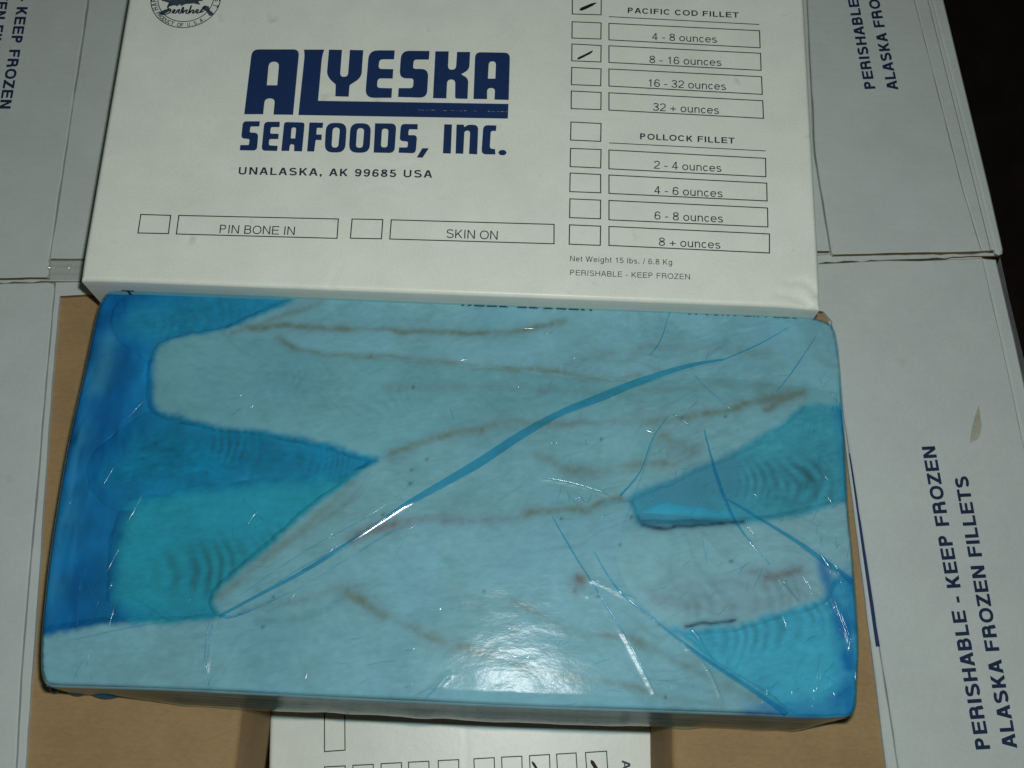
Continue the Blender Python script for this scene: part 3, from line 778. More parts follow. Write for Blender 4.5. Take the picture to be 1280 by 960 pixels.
# script word drawn as joined pen strokes
def stroke(pts, w, zz=ZP + 0.0001):
    c = spline(pts, 6); V = []; n = len(c)
    for i in range(n):
        t = c[min(i + 1, n - 1)] - c[max(i - 1, 0)]; t /= np.linalg.norm(t) + 1e-9
        nn = np.array([-t[1], t[0]]) * w * (0.55 + 0.45 * abs(t[1]))
        V += [tuple(U(*(c[i] + nn), zz)), tuple(U(*(c[i] - nn), zz))]
    return V, [(2 * i, 2 * i + 2, 2 * i + 3, 2 * i + 1) for i in range(n - 1)]


V, Fc = [], []
for st in ([(430, 70), (360, 90), (350, 120), (390, 145), (370, 185), (290, 212), (225, 200)],
           [(400, 190), (440, 170), (450, 140), (425, 150), (425, 185), (460, 190), (490, 150), (520, 140), (500, 180), (530, 190), (560, 120), (575, 110), (560, 190), (600, 150), (630, 145), (610, 185), (645, 190), (690, 80), (655, 190), (700, 150), (725, 150), (705, 190), (740, 180), (770, 140), (790, 150), (765, 190), (810, 180), (840, 140), (890, 90)],
           [(870, 160), (820, 180), (845, 140), (900, 85)]):
    v, fc = stroke(crest_pts(st), 1.0); b = len(V); V += v; Fc += [[b + q for q in t] for t in fc]
mesh_obj('script_lettering', V, Fc, M_INKD, crest, origin=box_o)

# bold lettering on the front wall, only its tops clear the slab
for s, xa, xb, zt in (('KEEP FROZEN', 575, 742, 0.0536), ('ALASKA FILLETS', 857, 1000, 0.0524), ('T', 149, 165, 0.0562)):
    A = U(xa, 378, 0.055); B = U(xb, 386, 0.055)
    prims, w, ends = text_prims(s, 'b')
    lettering('lettering', s, None, None, 0, 0, box, box_o, 'b', M_INKD, plane=(np.array([A[0], BY0 - 0.0003, zt - 0.011]), np.array([(B[0] - A[0]) / w, 0, 0]), np.array([0, 0, 0.011])))

# ------------------------------------------------------------------ slab of fillets in blue film
ZT = 0.055                                       # level of the film over the slab
slab_o = np.array([-0.03, 0.145, 0.0])
slab = empty('frozen_fish_slab', slab_o)
tag(slab, 'large frozen slab of white fish fillets wrapped tightly in blue plastic film', 'frozen fish')

zr = 0.049
left = spline([(57, 856), (51.5, 842), (51, 800), (56, 745), (64, 680), (84, 560), (104, 470), (118, 405), (125, 378), (133, 367)], 10)
back = spline([(133, 367), (150, 360), (200, 358), (420, 366), (640, 376), (860, 387), (985, 393), (1022, 398), (1042, 407)], 10)
right = spline([(1062, 897), (1071, 886), (1073, 860), (1075, 800), (1069, 715), (1062, 640), (1057, 540), (1052, 470), (1048, 430), (1042, 407)], 10)
front = spline([(57, 856), (72, 859.5), (200, 863), (330, 869.5), (480, 877), (640, 884.5), (800, 890), (930, 894.5), (1010, 898), (1062, 897)], 10)
curves = [U2(c, zr) for c in (left, back, right, front)]


def resample(c, n):
    s = np.concatenate([[0], np.cumsum(np.linalg.norm(np.diff(c, axis=0), axis=1))]); s /= s[-1]
    t = np.linspace(0, 1, n)
    return np.stack([np.interp(t, s, c[:, 0]), np.interp(t, s, c[:, 1])], -1)


NX, NY = 400, 205
cl_, cb_, cr2, cf_ = resample(curves[0], NY), resample(curves[1], NX), resample(curves[2], NY), resample(curves[3], NX)
OUT = np.concatenate([cf_[:-1], cr2[:-1], cb_[::-1][:-1], cl_[::-1][:-1]])      # outline, anticlockwise


def coons(shrink=0.0):
    s = np.linspace(0, 1, NX)[None, :, None]; t = np.linspace(0, 1, NY)[:, None, None]
    P = (1 - s) * cl_[:, None] + s * cr2[:, None] + (1 - t) * cf_[None] + t * cb_[None] \
        - ((1 - s) * (1 - t) * cf_[0] + s * (1 - t) * cf_[-1] + (1 - s) * t * cb_[0] + s * t * cb_[-1])
    return P[..., 0], P[..., 1]


_o0 = OUT.min(0) - 0.012; _o1 = OUT.max(0) + 0.012; _oh = 0.001
_gx, _gy = np.meshgrid(np.arange(_o0[0], _o1[0], _oh), np.arange(_o0[1], _o1[1], _oh))
_ed = seg_dist(_gx, _gy, OUT[::4], True)[0] * np.where(inside(_gx, _gy, OUT[::4]), 1.0, -1.0)


def edge_dist(X, Y):
    """signed distance to the rim of the slab (positive inside), from a 1 mm table"""
    u = np.clip((np.asarray(X) - _o0[0]) / _oh, 0, _ed.shape[1] - 1.001); v = np.clip((np.asarray(Y) - _o0[1]) / _oh, 0, _ed.shape[0] - 1.001)
    i = u.astype(int); j = v.astype(int); u = u - i; v = v - j
    return (_ed[j, i] * (1 - u) + _ed[j, i + 1] * u) * (1 - v) + (_ed[j + 1, i] * (1 - u) + _ed[j + 1, i + 1] * u) * v


def rim_drop(d, r):
    q = np.clip(r - d, 0, r)
    return r - np.sqrt(np.clip(r * r - q * q, 0, None))


def PX(pts, z=0.0545): return U2(pts, z)


# film folds: (points, width px start..end, kind)
FOLDS = [
    ('fold', [(905, 450), (860, 458), (800, 477), (750, 497), (700, 517), (650, 545), (600, 578), (550, 607), (510, 630), (470, 657), (420, 690), (375, 717), (330, 741), (275, 770)], [2, 5, 8, 9, 7, 9, 10, 8, 6, 4.5, 4, 4, 3, 3]),
    ('fold', [(880, 538), (886, 562), (894, 590), (905, 622), (918, 650), (935, 675), (962, 706)], [2, 3, 6, 6, 4, 3, 1]),
    ('fold', [(905, 622), (930, 637), (965, 658), (1000, 680), (1025, 698), (1050, 716), (1066, 728)], [2, 4, 5, 7, 8, 9, 10]),
    ('fold', [(743, 690), (757, 715), (775, 740), (795, 757), (830, 785), (868, 814), (900, 836), (940, 862), (985, 893)], [1, 2, 3, 3, 3, 5, 6, 7, 9]),
    ('fold', [(690, 645), (703, 668), (722, 700), (740, 728), (758, 757), (780, 792)], [1, 2, 2.5, 2, 2, 1]),
    ('fold', [(775, 620), (800, 590), (815, 550), (835, 520)], [4, 2, 2, 1]),
    ('fold', [(985, 410), (950, 430), (905, 450)], [1, 2, 2]),
    ('fold', [(1020, 420), (990, 465), (970, 490)], [1, 2, 1]),
    ('fold', [(836, 392), (826, 425), (812, 445)], [1, 2, 1]),
]
CREASES = [
    ([(700, 522), (750, 502), (800, 482), (860, 463), (900, 454)], .35), ([(560, 607), (600, 584), (650, 551), (690, 527)], .4), ([(1000, 684), (1030, 706), (1058, 726)], .7), ([(1030, 712), (1045, 760), (1064, 812)], .7), ([(780, 655), (800, 600), (818, 548)], .4),
    ([(678, 598), (700, 601), (722, 606), (745, 613), (761, 619)], 0.9), ([(838, 519), (845, 520), (853, 527), (862, 534)], 0.9), ([(864, 466), (890, 492), (916, 515)], 0.6),
    ([(741, 724), (765, 736), (795, 748)], 0.9), ([(780, 792), (800, 830), (820, 869)], 0.9), ([(860, 812), (876, 824), (884, 834), (893, 850), (905, 881)], 0.8),
    ([(263, 777), (259, 800), (256, 842)], 1.1), ([(267, 777), (263, 805), (259, 842)], 0.9), ([(285, 767), (275, 773)], 1.0), ([(264, 848), (260, 857)], 0.7),
    ([(560, 844), (545, 860), (532, 872)], 1.0), ([(975, 724), (998, 752)], 1.5), ([(1040, 748), (1052, 772), (1062, 800)], 0.8), ([(1036, 700), (1050, 716), (1062, 728)], 0.8), ([(1045, 712), (1052, 735), (1060, 770), (1066, 806)], 0.6),
    ([(510, 630), (470, 656), (430, 681), (380, 708), (345, 730), (300, 756)], 0.7), ([(98, 575), (120, 555), (150, 533), (180, 503)], 0.6), ([(112, 537), (140, 520), (180, 500)], 0.5),
    ([(165, 745), (190, 760), (215, 775), (250, 768), (275, 764)], 0.7), ([(90, 800), (160, 785), (215, 776)], 0.5), ([(122, 448), (140, 442)], 0.6), ([(168, 462), (180, 464)], 0.6),
    ([(80, 740), (88, 690), (96, 640)], 0.5), ([(1060, 790), (1068, 830), (1070, 860)], 0.6), ([(1045, 870), (1058, 860), (1068, 850)], 0.7),
    ([(1018, 578), (1035, 602)], 0.5), ([(905, 622), (940, 640)], 0.6), ([(833, 565), (836, 574)], 0.5), ([(845, 588), (844, 596)], 0.5), ([(722, 618), (733, 628), (740, 618)], 0.6),
    ([(1035, 490), (1052, 508)], 0.5), ([(838, 390), (836, 397)], 0.7), ([(520, 600), (470, 640), (380, 690), (300, 745)], 0.3), ([(930, 655), (945, 672)], 0.6), ([(735, 745), (741, 741)], 0.5)]
GLINTS = [([(378, 713), (392, 707), (408, 695), (422, 682)], 5.0), ([(862, 786), (870, 794), (878, 806), (888, 816)], 6.0), ([(1023, 690), (1034, 706), (1040, 718)], 5.0)]


def film_z(X, Y, d):
    Z = ZT + 0.0003 - rim_drop(d, 0.0085)
    Z = Z + 0.0005 * (fbm(X, Y, 26, 2) - 0.5) + 0.00022 * (fbm(X * 0.5, Y, 150, 2) - 0.5)
    for k, pts, wd in FOLDS:
        q, _, _ = seg_dist(X, Y, spline(PX(pts), 4)); Z = Z + 0.00012 * np.exp(-(q / 0.003) ** 2)
    for pts, a in CREASES:
        pp = spline(PX(pts), 3)
        m = (X > pp[:, 0].min() - .01) & (X < pp[:, 0].max() + .01) & (Y > pp[:, 1].min() - .01) & (Y < pp[:, 1].max() + .01)
        if m.any():
            q, _, _ = seg_dist(X[m], Y[m], pp); Z[m] += a * 0.00045 * np.exp(-(q / 0.0016) ** 2)
    return Z


FXG, FYG = coons()
FD = np.clip(edge_dist(FXG, FYG), 0, 1)
FD[0, :] = FD[-1, :] = 0; FD[:, 0] = FD[:, -1] = 0
FZ = film_z(FXG, FYG, FD)


def grid_faces(nx, ny): 
    i, j = np.meshgrid(np.arange(nx - 1), np.arange(ny - 1)); a = (j * nx + i).ravel()
    return np.stack([a, a + 1, a + nx + 1, a + nx], -1)


def shell(name, X, Y, Z, rings, mat, parent, colfun=None):
    """top sheet plus a skirt going down its rim; rings = [(height, outward offset function)]"""
    ny, nx = X.shape
    V = np.stack([X, Y, Z], -1).reshape(-1, 3).tolist(); Fc = grid_faces(nx, ny).tolist()
    rim = [(0, i) for i in range(nx)] + [(j, nx - 1) for j in range(1, ny)] + [(ny - 1, i) for i in range(nx - 2, -1, -1)] + [(j, 0) for j in range(ny - 2, 0, -1)]
    pr = np.array([[X[j, i], Y[j, i]] for j, i in rim]); zr0 = np.array([Z[j, i] for j, i in rim])
    tg = np.roll(pr, -3, 0) - np.roll(pr, 3, 0); nr = np.stack([tg[:, 1], -tg[:, 0]], -1); nr /= np.linalg.norm(nr, axis=1)[:, None] + 1e-12
    prev = [j * nx + i for j, i in rim]; L = len(rim)
    for zz, off in rings:
        o = off(pr, nr); P = pr + nr * o[:, None]; cur = list(range(len(V), len(V) + L))
        V += np.stack([P[:, 0], P[:, 1], np.minimum(zr0 - 0.0005, zz)], -1).tolist()
        Fc += [[cur[q], cur[(q + 1) % L], prev[(q + 1) % L], prev[q]] for q in range(L)]
        prev = cur
    ob = mesh_obj(name, V, Fc, mat, parent, smooth=True, origin=slab_o)
    if colfun is not None: paint(ob, np.array(V), colfun)
    return ob


def paint(ob, V, colfun):
    me = ob.data; c = colfun(V[:, 0], V[:, 1], V[:, 2])
    at = me.color_attributes.new('Col', 'FLOAT_COLOR', 'POINT')
    at.data.foreach_set('color', np.concatenate([c, np.ones((len(c), 1))], 1).astype(np.float32).ravel())


# --- colour of the flesh: base tone per fillet, dark myomere bands and broken brown seams
STAINS = [  # points, width px, strength, colour, dash
    ([(310, 408), (360, 406), (420, 407), (500, 411), (600, 413), (660, 410), (706, 400)], 4.5, .55, 'b', .6),
    ([(345, 421), (375, 433), (430, 442), (500, 446), (600, 456), (690, 463), (750, 470), (800, 468)], 4.0, .50, 'b', .6),
    ([(290, 414), (330, 400), (370, 388), (400, 376)], 4, .40, 'b', .5),
    ([(480, 482), (560, 480), (640, 483), (720, 487), (800, 487), (900, 480), (990, 484)], 6, .22, 'b', .5),
    ([(490, 565), (520, 555), (560, 542), (600, 533), (640, 527), (720, 528), (780, 527), (840, 525), (885, 516)], 6, .48, 'b', .7),
    ([(885, 516), (920, 510), (950, 498), (980, 494), (1005, 487)], 6, .65, 'b', .6),
    ([(960, 510), (985, 497), (1000, 490)], 5, .7, 'b', .5),
    ([(672, 568), (690, 575), (710, 587), (750, 588), (790, 583), (830, 575)], 7, .42, 'b', .7),
    ([(660, 640), (690, 637), (720, 633), (735, 634), (760, 625), (775, 622)], 5, .62, 'b', .8),
    ([(445, 670), (470, 659), (495, 653), (540, 648), (600, 648), (660, 643)], 6, .40, 'r', .6),
    ([(440, 672), (462, 661), (490, 655)], 6, .45, 'r', .3),
    ([(320, 703), (350, 680), (390, 660), (425, 635), (450, 615), (480, 607)], 6, .30, 'b', .8),
    ([(275, 745), (300, 720), (350, 685), (400, 640), (440, 603)], 5, .28, 'b', .6),
    ([(300, 758), (340, 755), (380, 748), (420, 738), (470, 725)], 5, .25, 'b', .6),
    ([(320, 778), (370, 772), (410, 760), (430, 742)], 6, .30, 'g', .3),
    ([(435, 742), (455, 755), (478, 767), (500, 778), (520, 787), (550, 800), (590, 812), (630, 816)], 6.5, .52, 'b', .9),
    ([(640, 752), (675, 768), (710, 783), (760, 795), (800, 800)], 5, .38, 'b', .7),
    ([(790, 800), (820, 812), (860, 832), (890, 850), (920, 862), (950, 873)], 6, .52, 'b', .8),
    ([(640, 832), (700, 842), (760, 852), (800, 857), (850, 872), (900, 880)], 5, .36, 'b', .6),
    ([(960, 723), (985, 716), (1002, 712)], 6, .55, 'r', .6), ([(930, 718), (960, 714)], 5, .3, 'r', .6),
    ([(725, 722), (728, 723)], 7, .75, 'r', 0), ([(722, 736), (720, 742)], 3, .4, 'r', 0),
    ([(820, 745), (870, 755), (940, 755), (1000, 740)], 10, .22, 'r', .4), ([(840, 735), (900, 728), (960, 735)], 7, .15, 'r', .4),
    ([(690, 460), (760, 440), (850, 432), (960, 440)], 6, .20, 'b', .5), ([(620, 420), (700, 402)], 5, .2, 'b', .6),
    ([(830, 545), (865, 560)], 9, .35, 'b', .5), ([(840, 580), (880, 555)], 6, .25, 'r', .5),
    ([(858, 781), (880, 782), (900, 780), (918, 777)], 2.2, .80, 'k', .2),
    ([(805, 656), (850, 657), (900, 654), (930, 653)], 2.6, .75, 'k', .3), ([(800, 650), (860, 650), (900, 648)], 5, .35, 'k', .3),
    ([(560, 700), (570, 725), (600, 760)], 6, .12, 'b', .5), ([(600, 820), (700, 780)], 30, .06, 'b', .5),
    ([(520, 800), (620, 770)], 40, .05, 'b', .5), ([(100, 845), (250, 835), (380, 842)], 12, .10, 'b', .5)]
STC = {'b': np.array([0.33, 0.19, 0.11]), 'r': np.array([0.36, 0.13, 0.10]), 'g': np.array([0.20, 0.22, 0.20]), 'k': np.array([0.03, 0.04, 0.07])}
SPECKS = [(516, 482), (512, 603), (478, 642), (533, 573), (514, 586), (853, 520), (752, 547), (790, 645), (327, 783), (340, 745), (748, 745), (175, 570), (169, 602), (255, 588), (294, 552), (908, 519), (915, 701), (702, 647), (776, 680), (605, 738), (833, 871)]


def myo(X, Y, a, b, wpx, gap=8.0, slant=0.6, strength=.4):
    """V-shaped muscle bands across a strip from a to b (picture points), wpx wide"""
    A, B = PX([a, b]); ax = (B - A); L = np.linalg.norm(ax); ax /= L; nn = np.array([-ax[1], ax[0]])
    W = wpx / 2050.0; g = gap / 2050.0
    u = (X - A[0]) * ax[0] + (Y - A[1]) * ax[1]; v = (X - A[0]) * nn[0] + (Y - A[1]) * nn[1]
    ph = (u + slant * np.sqrt(v * v + (0.10 * W) ** 2 + 0.004 ** 2) + 0.0012 * (fbm(X, Y, 220, 2) - .5) + 0.008 * (fbm(X, Y, 34, 3) - .5)) / g * (1 + 0.10 * np.sin(u * 90 + W * 1e3))
    band = (0.5 + 0.5 * np.sin(2 * math.pi * ph)) ** 1.25
    m = np.exp(-np.abs(v / W) ** 3) * np.clip(u / 0.02, 0, 1) * np.clip((L - u) / 0.02, 0, 1)
    return 0.58 * strength * band * m * np.clip(2.4 * (fbm(X, Y, 48, 3) - .22), 0, 1.2)


MYO = {'teal': [((225, 558), (470, 568), 34, 12, .35, .85), ((150, 540), (260, 555), 40, 12, .4, .5)],
       'mid': [((165, 722), (340, 700), 30, 20, .30, .95), ((290, 700), (420, 655), 24, 15, .4, .7)],
       'right': [((900, 600), (1062, 590), 24, 13, .6, .7), ((950, 612), (1064, 598), 26, 14, .5, .9)],
       'corner': [((880, 800), (1062, 765), 24, 14, .6, .8)],
       'pale': [((830, 768), (1030, 735), 24, 17, .5, .36)],
       'top': [((330, 490), (560, 488), 34, 13, -.9, .34), ((300, 470), (560, 470), 20, 12, .8, .22)],
       'blueish': [((170, 400), (320, 385), 26, 12, .4, .45)], 'main': [], 'diag': [((650, 560), (880, 560), 26, 15, .5, .12)]}
GREY = [([(815, 632), (860, 612), (905, 590)], 26, np.array([0.12, 0.26, 0.33]), .75), ([(830, 606), (905, 575)], 22, np.array([0.16, 0.27, 0.34]), .6), ([(870, 612), (905, 605)], 26, np.array([0.15, 0.25, 0.30]), .7)]


_DB = np.array([0.01, 0.16, 0.36])
GATHER = [([(1068, 725), (1066, 780), (1070, 850), (1062, 885)], 20, _DB, .95), ([(1030, 705), (1042, 745), (1058, 790), (1066, 830)], 9, _DB, .8),
          ([(945, 890), (990, 893), (1030, 886), (1062, 870)], 15, _DB, .95), ([(1055, 500), (1062, 560), (1066, 620)], 12, np.array([0.02, 0.20, 0.38]), .8), ([(985, 893), (1040, 880)], 10, np.array([.12, .36, .48]), .5)]


def flesh(kind, base, mottle=0.10):
    base = np.array(base)

    def f(X, Y, Z):
        m = fbm(X, Y, 40, 4) - 0.5; m2 = fbm(X * 1.0, Y * 2.0, 150, 3) - 0.5
        m3 = fbm(X + .4 * Y, Y * 5.0 - 1.2 * X, 190, 3) - 0.5; m4 = fbm(X, Y, 330, 3) - 0.5
        c = base[None] * (1 + mottle * (2.0 * m + 1.1 * m2 + 1.3 * m3 + 0.9 * m4))[:, None]
        # milky, slightly rosy or icy clouds
        q = np.clip((fbm(X + .7, Y, 18, 3) - 0.45) * 3, 0, 1)[:, None]
        c = c * (1 - 0.30 * q) + 0.30 * q * np.array([0.80, 0.84, 0.86]) * (base / base.max()) * min(1.0, base.max() * 1.45)
        q2 = np.clip((fbm(X, Y + .3, 24, 3) - 0.5) * 3, 0, 1)[:, None]; c = c * (1 - q2 * np.array([.10, .03, .0]))
        if kind in ('main', 'diag', 'top', 'pale'):      # faint pinkish fibre lines along the flesh
            sl = .45 if kind == 'diag' else -.10
            for fq, of, st in ((75, 0., .24), (130, .9, .18)):
                r = 1 - np.abs(2 * fbm(X * .22 + of, (Y - sl * X) * 1.3 + .10 * fbm(X, Y, 18, 2) + of, fq, 2) - 1)
                s = (st * np.clip((r - .86) / .14, 0, 1) ** 1.5 * np.clip(2 * (fbm(X + of, Y, 30, 2) - .2), 0, 1))[:, None]
                c = c * (1 - s) + s * np.array([.30, .21, .18])
        for a in MYO.get(kind, []):
            s = myo(X, Y, *a)[:, None]; c = c * (1 - s) + s * np.array([0.17, 0.15, 0.12]) * (0.25 + base)
        if kind not in ('teal', 'mid', 'corner', 'blueish'):
            for pts, w, st, col, dash in STAINS:
                pl = spline(PX(pts), 4)
                mk = (X > pl[:, 0].min() - .015) & (X < pl[:, 0].max() + .015) & (Y > pl[:, 1].min() - .015) & (Y < pl[:, 1].max() + .015)
                if not mk.any(): continue
                x, y = X[mk], Y[mk]
                jx = x + 0.0025 * (fbm(x, y, 80, 2) - .5); jy = y + 0.0042 * (fbm(y, x, 80, 2) - .5)
                d, arc, _ = seg_dist(jx, jy, pl); W = w / 2050.0 * 0.92
                g = (np.exp(-(d / W) ** 2) + 0.34 * np.exp(-(d / (2.8 * W)) ** 2)) * (0.6 + 0.8 * fbm(x, y, 420, 2))
                dd = 1 - .72 * dash + .72 * dash * np.clip(2.9 * (fbm(arc, arc * 0 + w + st, 80, 2) - 0.30), 0, 1.6)
                s = np.clip(st * 0.98 * g * dd, 0, .9)[:, None]
                c[mk] = c[mk] * (1 - s) + s * STC[col]
        if kind == 'right':
            for pts, w, col, st in GREY:
                d, _, _ = seg_dist(X, Y, PX(pts)); s = (st * np.exp(-(d / (w / 2050.0)) ** 2) * np.clip(0.5 + 1.2 * (fbm(X, Y * 2, 160, 3) - .2), 0, 1))[:, None]
                c = c * (1 - s) + s * col
        if kind in ('corner', 'pale', 'right', 'main'):
            for pts, w, col, st in GATHER:
                d, _, _ = seg_dist(X, Y, spline(PX(pts), 4)); W = w / 2050.0
                s = (st * np.clip(1.3 - d / W, 0, 1) * np.clip(0.35 + 1.5 * (fbm(X, Y, 110, 3) - .25), 0, 1))[:, None]
                c = c * (1 - s) + s * col
        for px, py in SPECKS:
            p = PX([(px, py)])[0]; s = np.exp(-(((X - p[0]) ** 2 + (Y - p[1]) ** 2) / 0.0009 ** 2))[:, None] * .8
            c = c * (1 - s) + s * np.array([.06, .05, .05])
        return np.clip(c, 0.004, 0.95)
    return f


STEP = 0.0011


def under_col(X, Y):
    c = core_col(X, Y, X * 0 + 1)
    for poly, fn in LAID:
        m = inside(X, Y, poly)
        if m.any(): c[m] = fn(X[m], Y[m], X[m])
    return c


LAID = []                                        # outline and colour of every fillet, bottom to top


def fillet(pts, ztop, kind, base, soft=0.010, drop=0.006, tilt=(0, 0), mottle=0.10, fade=0.0035):
    poly = spline(PX(pts), 8, closed=True)
    x0, y0 = poly.min(0) - 0.004; x1, y1 = poly.max(0) + 0.004
    xs = np.arange(x0, x1, STEP); ys = np.arange(y0, y1, STEP); X, Y = np.meshgrid(xs, ys)
    d, _, _ = seg_dist(X, Y, poly, True); ins = inside(X, Y, poly); sd = np.where(ins, d, -d)
    sd = sd + 0.0030 * (fbm(X, Y, 70, 3) - 0.5) + 0.0012 * (fbm(X, Y, 300, 2) - 0.5)
    rim = np.clip(1 - sd / soft, 0, None)
    Z = ztop - drop * np.where(sd > 0, rim ** 2.2 * 0.20, 0.20 + (-sd) / 0.0030 * 0.55)
    Z = Z + 0.0005 * (fbm(X, Y, 34, 3) - 0.5) + tilt[0] * (X - poly[:, 0].mean()) + tilt[1] * (Y - poly[:, 1].mean())
    ed = edge_dist(X, Y)
    Z = np.minimum(Z, ZT - 0.0005 - rim_drop(np.clip(ed, 0, 1), 0.0085) - 2.5 * np.clip(0.0022 - ed, 0, 1))
    keep = (ed > 0.0002) & (sd > -0.0050)
    idx = -np.ones(X.shape, dtype=int); fq = keep[:-1, :-1] & keep[1:, :-1] & keep[:-1, 1:] & keep[1:, 1:]
    use = np.zeros(X.shape, bool); use[:-1, :-1] |= fq; use[1:, :-1] |= fq; use[:-1, 1:] |= fq; use[1:, 1:] |= fq
    idx[use] = np.arange(use.sum())
    V = np.stack([X[use], Y[use], Z[use]], -1)
    Fc = np.stack([idx[:-1, :-1][fq], idx[:-1, 1:][fq], idx[1:, 1:][fq], idx[1:, :-1][fq]], -1)
    o = mesh_obj('fillet', V, Fc, M_FISH, slab, smooth=True, origin=slab_o)
    fn = flesh(kind, base, mottle)
    S = sd[use] + 0.5 * fade * (fbm(V[:, 0], V[:, 1], 130, 3) - .5)
    g = np.clip((S + 0.0012) / fade, 0, 1); g = (g * g * (3 - 2 * g))[:, None]
    paint(o, V, lambda X, Y, Z: fn(X, Y, Z) * g + under_col(X, Y) * (1 - g))     # thin edges let the layer below show
    LAID.append((poly, fn))
    return o


def core_col(X, Y, Z):
    deep = np.array([0.002, 0.120, 0.30]); teal = np.array([0.03, 0.24, 0.36]); pale = np.array([0.42, 0.55, 0.60])
    lx = PX([(150, 640)])[0][0]
    s = np.clip((X - PX([(118, 600)])[0][0]) / 0.05, 0, 1)[:, None]
    c = deep * (1 - s) + teal * s
    n = (fbm(X, Y, 45, 4) - .5)[:, None]; n2 = (fbm(X * 2.2, Y * 0.7, 110, 3) - .5)[:, None]
    cl = np.clip((fbm(X + .3, Y, 30, 4) - .42) * 3.2, 0, 1)[:, None]; c = c * (1 - .55 * cl) + .55 * cl * np.array([0.02, 0.21, 0.40])
    c = c * (1 + 1.0 * n + .6 * n2)
    # pale pleats down the left rim, with the film edge's sheen painted in
    q, _, _ = seg_dist(X, Y, PX([(100, 470), (82, 590), (68, 700), (60, 840)])); k = (np.exp(-(q / 0.009) ** 2) * np.clip(2.4 * (fbm(X * 3.5, Y * 0.6, 70, 3) - .36), 0, 1) * .62)[:, None]
    c = c * (1 - k) + k * np.array([.09, .34, .52])
    q, _, _ = seg_dist(X, Y, PX([(118, 480), (128, 445), (132, 420)])); k = (np.exp(-(q / 0.006) ** 2) * .35)[:, None]
    c = c * (1 - k) + k * np.array([.20, .45, .50])
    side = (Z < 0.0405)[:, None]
    g = 0.15 + 0.42 * (fbm(X * .10, Z * 2.2 + X * .04, 300, 3)[:, None] - .5)  # grey front face, the film's highlight streaks painted into its colour
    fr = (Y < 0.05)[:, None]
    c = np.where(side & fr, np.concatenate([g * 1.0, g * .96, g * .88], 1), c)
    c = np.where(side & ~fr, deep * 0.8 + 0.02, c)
    return np.clip(c, 0.003, .9)


# lower fillets, seen through more of the film and ice
fillet([(138, 395), (150, 372), (190, 362), (400, 345), (440, 372), (330, 405), (285, 420), (230, 432), (195, 446), (163, 434), (144, 415)], 0.0495, 'blueish', (0.035, 0.25, 0.36), fade=.016, soft=.012, mottle=.30, drop=.0026)
fillet([(104, 590), (128, 548), (190, 512), (330, 520), (500, 555), (520, 580), (430, 612), (300, 622), (190, 634), (130, 630)], 0.0490, 'teal', (0.010, 0.21, 0.32), fade=.028, soft=.014, mottle=.34, drop=.0026)
fillet([(132, 706), (143, 650), (172, 618), (300, 596), (430, 586), (480, 588), (400, 680), (300, 760), (250, 782), (180, 782), (140, 758)], 0.0494, 'mid', (0.048, 0.32, 0.365), mottle=.2, fade=.012, soft=.012, drop=.0026)
fillet([(770, 640), (800, 608), (890, 572), (960, 520), (1010, 494), (1090, 470), (1090, 655), (1000, 652), (910, 660), (800, 668)], 0.0494, 'right', (0.125, 0.33, 0.365), mottle=.22, soft=.012, drop=.0026)
fillet([(820, 770), (900, 765), (1040, 730), (1100, 740), (1095, 880), (1040, 900), (980, 905), (920, 876), (860, 815)], 0.0495, 'corner', (0.135, 0.42, 0.50), fade=.006, mottle=.2, soft=.012, drop=.0026)
fillet([(795, 640), (815, 627), (850, 624), (900, 632), (930, 640), (900, 648), (830, 645)], 0.0499, 'none', (0.10, 0.42, 0.52), fade=.006, soft=.008, drop=.004)
# upper fillets
fillet([(188, 470), (193, 434), (215, 420), (285, 407), (350, 414), (470, 428), (620, 426), (1100, 420), (1100, 500), (1000, 505), (880, 545), (620, 560), (490, 576), (400, 552), (330, 540), (250, 527), (203, 515), (187, 497)], 0.0510, 'top', (0.38, 0.41, 0.39), soft=.011, drop=.0032, mottle=.15, fade=.005)
fillet([(278, 415), (305, 398), (345, 380), (410, 350), (480, 335), (1110, 370), (1110, 482), (900, 470), (760, 472), (600, 458), (480, 446), (390, 438), (340, 424)], 0.0517, 'main', (0.47, 0.455, 0.445), soft=.010, drop=.0032, mottle=.15, fade=.005)
fillet([(264, 742), (290, 716), (360, 656), (430, 600), (490, 562), (600, 517), (720, 500), (900, 496), (985, 487), (1010, 490), (1000, 510), (950, 548), (900, 572), (800, 616), (770, 630), (700, 650), (520, 660), (430, 705), (370, 740), (290, 772), (268, 764)], 0.0515, 'diag', (0.45, 0.44, 0.42), soft=.009, drop=.0032, mottle=.15, fade=.005)
fillet([(20, 815), (75, 786), (170, 776), (275, 768), (330, 745), (420, 694), (520, 640), (660, 622), (770, 618), (800, 650), (790, 700), (800, 740), (850, 790), (900, 830), (990, 890), (990, 930), (30, 900)], 0.0512, 'main', (0.47, 0.455, 0.445), soft=.010, drop=.0032, mottle=.15, fade=.005)
fillet([(768, 690), (782, 662), (806, 652), (910, 652), (1000, 641), (1090, 625), (1090, 720), (1045, 722), (1032, 748), (970, 770), (905, 784), (840, 785), (800, 752), (775, 718)], 0.0516, 'pale', (0.54, 0.47, 0.445), soft=.009, drop=.0032, mottle=.15, fade=.005)

